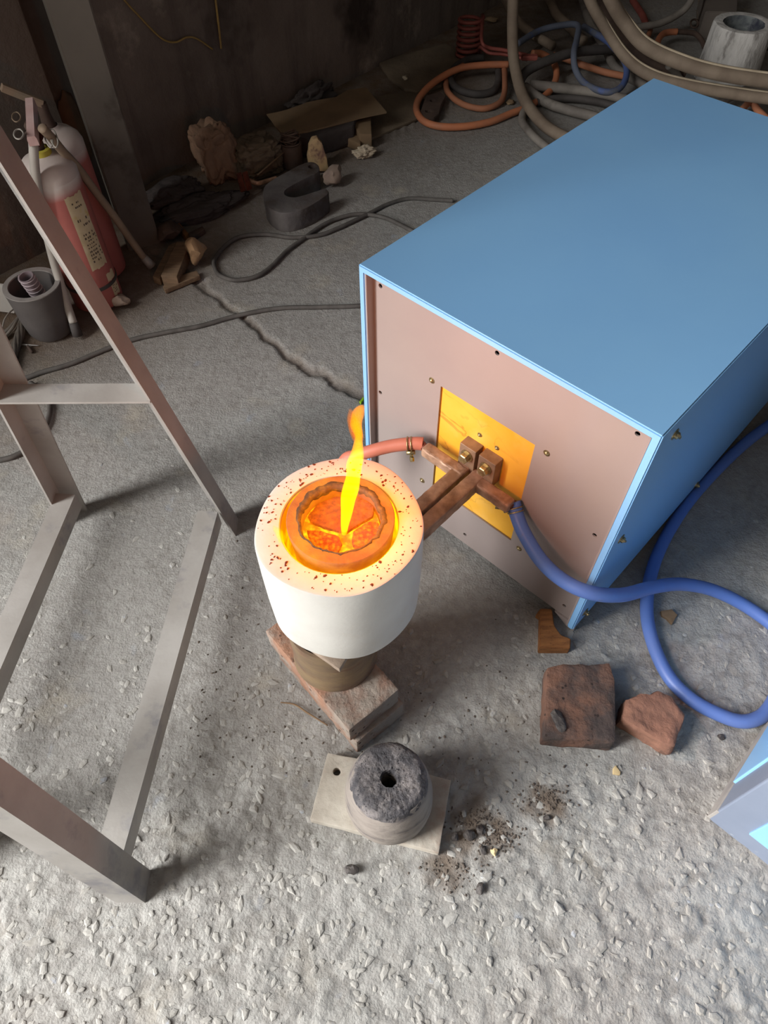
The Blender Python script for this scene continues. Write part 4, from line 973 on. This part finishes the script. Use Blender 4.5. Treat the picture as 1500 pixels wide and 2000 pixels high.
tag(tube('brass_strip', [G(488, 352, .03), G(502, 358, .03), G(520, 354, .025), G(540, 348, .02)], .007, M_['copper'], None, 6, 8), 'bent brass strip between the copper plates and the hook block', 'metal strip')
# grey-brown sack and board leaning on the wall
sk = [(462, 262), (505, 248), (540, 250), (552, 280), (520, 320), (488, 330), (466, 312)]
cloth('sack', G(505, 330, -.002), (.085, .075, .06), M_['sacking'], 13, 'flat grey-brown sack between the brown bundle and rusty tin', 'sack', .12, 1.8, .5, (0, 0), .6)
pk_ = [G(494, 349, .0), G(546, 305, .0), G(552, 297, .06), G(501, 341, .05)]
nn_ = Vector((.006, -.004, 0)); tag(pydata('board_strip', pk_ + [p + nn_ for p in pk_], [(0, 1, 2, 3), (7, 6, 5, 4), (0, 4, 5, 1), (1, 5, 6, 2), (2, 6, 7, 3), (3, 7, 4, 0)], M_['wood_old']), 'thin upright board strip beside the rusty tin', 'board')
# rusty tin with a bundle of wire in it
TP = G(572, 322, 0); TN = tag(empty('rusty_tin', TP), 'dark rusty tin can behind the hook block', 'tin')
lathe('can', [(0, 0), (.036, 0), (.037, .003), (.037, .075), (.0385, .077), (.0365, .077), (.035, .074), (.035, .006), (0, .005)], M_['rust'], TN, seg=32)
rnd = random.Random(5); wb = []
WB = None; vs = []; fs = []
for k in range(9):
    a0 = rnd.uniform(0, 6); rr = rnd.uniform(.018, .034); zz = rnd.uniform(.075, .105); tl = rnd.uniform(-.5, .5)
    lp_ = [TP + Vector((rr * math.cos(a), rr * .85 * math.sin(a), zz + tl * rr * math.sin(a + a0))) for a in np.linspace(0, 6.283, 16, endpoint=False)]
    v_, f_ = tube_geo(lp_, .0028, 6, True); b = len(vs); vs += v_; fs += [tuple(b + x for x in f) for f in f_]
tag(pydata('wire_coil', vs, fs, mat('dusty_dark_wire', C(112, 92, 80), C(88, 72, 62), 20, .8), None, True), 'tangled coil of dark wire resting on the rusty tin', 'wire coil')
# cardboard sheets and scraps
o = pix_prism('cardboard_sheet', [(520, 222), (560, 214), (600, 200), (655, 190), (680, 176), (715, 171), (735, 196), (755, 218), (700, 230), (640, 246), (600, 256), (552, 262)], .075, .069, M_['cardboard'], None, .004, .03, 9, 3, 0); tag(o, 'long brown cardboard sheet laid over scrap along the wall', 'cardboard')
o = pix_prism('scrap_block', [(560, 235), (620, 225), (700, 215), (690, 245), (600, 270), (565, 262)], .068, -.002, M_['dark_cloth'], None, .006, .03, 14, 5, .008); tag(o, 'dark scrap bundle underneath the long cardboard sheet', 'scrap')
o = pix_prism('brick_scrap', [(686, 236), (724, 226), (726, 262), (702, 262)], .05, .0, M_['cardboard'], None, .003, .02, 30, 8, .004); tag(o, 'brown block poking out under the cardboard sheet', 'block')
o = pix_prism('brick_scrap', [(672, 252), (704, 264), (704, 282), (674, 268)], .028, -.002, M_['cardboard'], None, .003, .02, 30, 9, .004); tag(o, 'low brown block in front of the taller block', 'block')
cloth('rag_tangle', G(612, 212, .0), (.12, .035, .045), M_['dark_cloth'], 17, 'dark tangle of rags between wall and long cardboard sheet', 'rags', .5, 3.2, .85)
o = pix_prism('cardboard_sheet', [(740, 122), (780, 108), (870, 84), (892, 96), (905, 130), (862, 165), (815, 178), (790, 172), (760, 150)], .012, -.002, M_['sacking'], None, .004, .03, 10, 6, .003); tag(o, 'grey-brown sheet lying under the orange hose by the wall', 'sheet')
o = pix_prism('floor_board', [(730, 188), (800, 178), (824, 185), (818, 230), (760, 255), (712, 275), (700, 245)], .006, -.004, M_['sacking'], None, .002, .03, 14, 7, .002); tag(o, 'thin flat grey board on the floor by the orange hose', 'board')
hp1, hp2 = G(845, 196, .022), G(838, 217, .022)
def ell(c, rx, ry, n=12): return [(c.x + rx * math.cos(2 * math.pi * k / n), c.y + ry * math.sin(2 * math.pi * k / n)) for k in range(n)]
o = pix_prism('iron_plate', [(832, 186), (860, 179), (871, 188), (862, 204), (858, 222), (848, 230), (828, 232), (822, 215)], .022, -.002, M_['rust'], None, 0, bev=.002, holes=[ell(hp1, .010, .012), ell(hp2, .014, .012)]); tag(o, 'curved iron plate with two slots inside the orange hose loop', 'iron plate')
cloth('paper_ball', G(712, 306, -.002), (.042, .026, .018), M_['paper'], 23, 'crumpled pale paper scrap alone on the grey floor', 'paper', .5, 3.5, .3)
for k, (px, py, s, lab) in enumerate([(960, 44, .03, 'pale crumpled scrap beyond the red copper coil'), (996, 205, .022, 'flat pale flake below the dusty orange hose'), (790, 155, .018, 'shiny foil scrap on the grey-brown sheet')]):
    o = rock('scrap_flake', G(px, py, .012 if k == 2 else -.002), (s, s * .7, s * .35), M_['paper'] if k == 2 else M_['cardboard'], 60 + k, .4, 3, k); tag(o, lab, 'scrap')

# ------------------------------------------------------------------ red copper coil
KP = G(914, 116, 0); KC = tag(empty('copper_coil', KP), 'red enamelled copper coil standing in the hose pile', 'coil')
n_ = 7; hel = []
for k in range(n_ * 18 + 1):
    a = 2 * math.pi * k / 18 + .3; hel.append(Vector((.048 * math.cos(a), .048 * math.sin(a), .010 + k / 18 * .0205)))
tube('winding', hel, .0068, M_['coil_red'], KC, curve=False, sides=8)
e0, e1 = hel[0], hel[-1]
tube('lead', [e1, G(941, 80, .13) - KP, G(955, 93, .11) - KP, G(985, 98, .10) - KP, G(1030, 108, .09) - KP], .0068, M_['coil_red'], KC, 6, 8)
tube('lead', [e0, G(938, 92, .09) - KP, G(955, 103, .085) - KP, G(985, 106, .08) - KP, G(1030, 116, .075) - KP], .0068, M_['coil_red'], KC, 6, 8)
for z_ in (.075, .095):
    p = G(1034, 112, z_) - KP; bm = bmesh.new(); add_box(bm, p.x - .03, p.x + .03, p.y - .012, p.y + .012, p.z - .008, p.z + .008, .002); from_bm('lead_block', bm, M_['coil_red'], KC)

# ------------------------------------------------------------------ pile of hoses and cables
def hose(pts, r, m, label, cat='hose', n=8, name='hose', sides=12):
    return tag(tube(name, [G(*p) for p in pts], r, M_[m], None, n, sides), label, cat)
hose([(1003, -60, .34), (1002, 0, .27), (1001, 60, .19), (1004, 120, .11), (1020, 185, .05), (1052, 233, .028), (1090, 262, .022), (1150, 285, .022), (1250, 330, .022)], .0205, 'cable_brown', 'thick brown-grey hose hanging down across the copper coil leads')
hose([(970, -40, .20), (990, 5, .12), (1010, 40, .06), (1040, 66, .04), (1080, 90, .04)], .018, 'cable_brown', 'brown hose passing behind the hanging hose')
hose([(993, 126, .05), (947, 127, .05), (897, 134, .045), (853, 157, .034), (823, 185, .024), (813, 212, .012), (827, 236, .012), (860, 247, .012), (907, 247, .012), (957, 238, .012), (997, 222, .014), (1030, 209, .014), (1063, 188, .016), (1081, 167, .02), (1087, 143, .03), (1080, 121, .04), (1060, 106, .05), (1040, 104, .06)], .0125, 'orange_hose', 'bright orange hose in a wide loop by the wall')
hose([(905, 128, .02), (876, 147, .013), (872, 173, .013), (887, 193, .013), (913, 207, .013), (947, 212, .013), (975, 201, .016), (985, 182, .02), (986, 155, .03), (985, 133, .035)], .011, 'orange_dusty', 'dusty orange hose loop inside the bright orange loop')
hose([(946, 112, .03), (912, 117, .02), (886, 135, .016), (881, 158, .014), (899, 176, .014), (933, 184, .014), (962, 178, .014), (973, 160, .016), (973, 130, .03)], .0135, 'cable_dark', 'dark grey hose ring lying within the orange loops')
hose([(1014, 170, .03), (1019, 152, .05), (1037, 134, .07), (1087, 112, .085), (1132, 101, .08), (1198, 96, .06), (1260, 92, .05)], .0175, 'cable_dark', 'dark hose running behind the blue-grey loop')
hose([(1010, 86, .06), (1053, 60, .07), (1098, 49, .09), (1128, 50, .11), (1127, 75, .11), (1121, 102, .10), (1123, 132, .07), (1137, 158, .045), (1162, 174, .04), (1190, 180, .04), (1212, 171, .045), (1223, 150, .055), (1222, 125, .07), (1208, 103, .085), (1184, 79, .085), (1158, 63, .085), (1140, 52, .06)], .012, 'navy_hose', 'dusty blue-grey hose looped upright in the hose pile')
hose([(1035, 165, .03), (1055, 168, .028), (1085, 171, .026), (1132, 177, .024), (1200, 190, .022), (1290, 215, .022)], .0185, 'cable_grey', 'grey dusty hose lying below the blue-grey loop')
hose([(1025, 170, .03), (1046, 187, .025), (1075, 204, .022), (1121, 218, .022), (1160, 228, .022), (1250, 255, .022)], .0175, 'cable_grey', 'grey hose nearest the cabinet edge, scuffed pale')
hose([(1050, 200, .018), (1071, 195, .018), (1098, 192, .018), (1135, 194, .018), (1177, 201, .018), (1260, 222, .018)], .0135, 'cable_dark', 'black hose squeezed between the two grey hoses')
hose([(1040, 205, .03), (1027, 213, .022), (1020, 226, .016), (1021, 240, .016), (1033, 256, .016), (1052, 275, .016), (1090, 305, .016)], .0135, 'cable_grey', 'thin grey hose curling down from under the hanging hose')
hose([(1080, 108, .035), (1103, 114, .03), (1147, 130, .025), (1190, 143, .02), (1260, 156, .016), (1330, 175, .016)], .0125, 'orange_dusty', 'faded pink-orange hose crossing behind the blue-grey loop')
hose([(1132, -20, .03), (1150, 40, .028), (1180, 90, .026), (1200, 130, .022), (1230, 150, .02), (1270, 175, .02)], .0165, 'cable_grey', 'grey hose running straight under the blue-grey loop')
hose([(1060, -30, .05), (1085, 25, .04), (1110, 50, .03), (1140, 80, .025)], .019, 'cable_brown', 'brown hose stub rising at the back of the pile')
def strip_hose(pts, r, m, label):
    P = catmull([G(*p) for p in pts], 10); o = pydata('flat_hose', *tube_geo(P, r, 12), M_[m], None, True)
    tag(o, label, 'hose')
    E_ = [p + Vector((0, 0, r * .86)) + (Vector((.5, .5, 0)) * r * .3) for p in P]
    pydata('pale_edge', *tube_geo(E_, r * .33, 6), M_['strip'], o, True); return o  # thin paler strip following the upper side of the hose
strip_hose([(1130, -70, .34), (1152, 0, .28), (1182, 54, .21), (1222, 112, .15), (1268, 146, .12), (1335, 166, .10), (1440, 184, .09), (1530, 196, .09)], .0195, 'cable_brown', 'thick brown hose arching past the cabinet corner with a pale edge')
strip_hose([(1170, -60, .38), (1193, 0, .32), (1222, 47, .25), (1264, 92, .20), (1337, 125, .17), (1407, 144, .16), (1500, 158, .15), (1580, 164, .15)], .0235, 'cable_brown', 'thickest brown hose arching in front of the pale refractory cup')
hose([(1165, -40, .30), (1180, 10, .22), (1205, 60, .16), (1240, 100, .12), (1290, 130, .09), (1340, 145, .08)], .017, 'rust', 'dark brown hose between the two arching hoses')
hose([(1239, 54, .05), (1290, 45, .06), (1330, 24, .09), (1350, 0, .13), (1362, -40, .18)], .014, 'cable_grey', 'grey cable sweeping up at the back of the floor')
hose([(1283, 92, .05), (1286, 78, .05), (1294, 67, .05), (1306, 63, .05), (1322, 62, .05)], .0125, 'orange_hose', 'short orange hose stub joined to a dark terminal')
hose([(1320, 62, .05), (1340, 63, .05), (1358, 66, .045), (1370, 78, .03), (1376, 92, .02)], .010, 'rust', 'dark metal terminal bent beside the pale refractory cup', 'terminal')
hose([(1270, 60, .02), (1262, 85, .02), (1266, 110, .02), (1276, 135, .02)], .011, 'orange_dusty', 'faded red hose piece standing between the arching hoses')
hose([(1235, 0, .02), (1255, 30, .02), (1262, 50, .02)], .014, 'coil_red', 'dark red hose bit at the back of the floor')
hose([(1306, 128, .13), (1318, 140, .10), (1330, 158, .07), (1345, 178, .05)], .013, 'cable_grey', 'stub of grey hose sticking up at the cabinet back corner')
hose([(1400, 205, .03), (1425, 190, .04), (1455, 178, .05), (1500, 172, .05), (1560, 168, .05)], .017, 'cable_grey', 'grey hose running along behind the cabinet back edge')
hose([(1440, 225, .02), (1465, 200, .03), (1480, 215, .02), (1500, 235, .014)], .012, 'orange_dusty', 'pinkish hose bend behind the cabinet back edge')
hose([(1478, 89, .05), (1500, 92, .05), (1560, 96, .05)], .012, 'black', 'black pipe stub beside the pale refractory cup', 'pipe')
hose([(1368, -40, .02), (1369, 0, .02), (1366, 52, .012)], .013, 'cable_brown', 'brown steel bar pointing towards the two iron rings', 'bar')
for k, x in enumerate((1356, 1373)):
    c = G(x, 46, .03); lp_ = [c + RT * (.016 * math.cos(a)) + UPV * (.018 * math.sin(a)) for a in np.linspace(0, 6.283, 16, endpoint=False)]
    tag(tube('iron_ring', lp_, .004, M_['rust'], None, 2, 8, True), ('small dark iron ring next to the brown steel bar, away from the cup' if k == 0 else 'small dark iron ring next to the brown steel bar, on the cup side'), 'ring', 'pair of iron rings')
CPP = Vector((1.372, 3.04, 0)); CU = tag(empty('refractory_cup', CPP), 'pale cracked refractory cup with dark glazed inside in the hose pile', 'cup')
lathe('cup_wall', [(.115, 0), (.118, .02), (.112, .12), (.110, .19), (.107, .196), (.098, .198), (.076, .195)], M_['cup_white'], CU, seg=56, wob=lambda a: 1 + .01 * math.cos(9 * a) + .010 * math.cos(17 * a + 1) + .012 * vn((math.cos(a) * 9, math.sin(a) * 9, 0), 6))
lathe('glazed_inside', [(.076, .195), (.072, .15), (.07, .08), (.05, .06), (0, .055)], M_['glaze'], CU, seg=40)
o = pix_prism('metal_box', [(1375, -30), (1443, -30), (1440, 24), (1378, 22)], .10, -.002, M_['far_box'], None, 0, bev=.003); tag(o, 'grey metal box at the far end of the floor', 'box')

# ------------------------------------------------------------------ wires on the wall
tag(tube('wall_wire', [on_wall(x, y, .008) for x, y in [(225, -30), (243, 0), (275, 35), (305, 66), (325, 80), (345, 82), (365, 73), (385, 76), (415, 96)]], .0028, M_['wire_yellow'], None, 8, 8), 'dusty tan wire sagging across the sooty wall', 'wire')
tag(tube('wall_wire', [on_wall(x, y, .008) for x, y in [(417, -40), (421, 0), (427, 50), (432, 95)]], .0035, M_['wire_yellow'], None, 6, 8), 'straight yellow wire hanging down the sooty wall', 'wire')
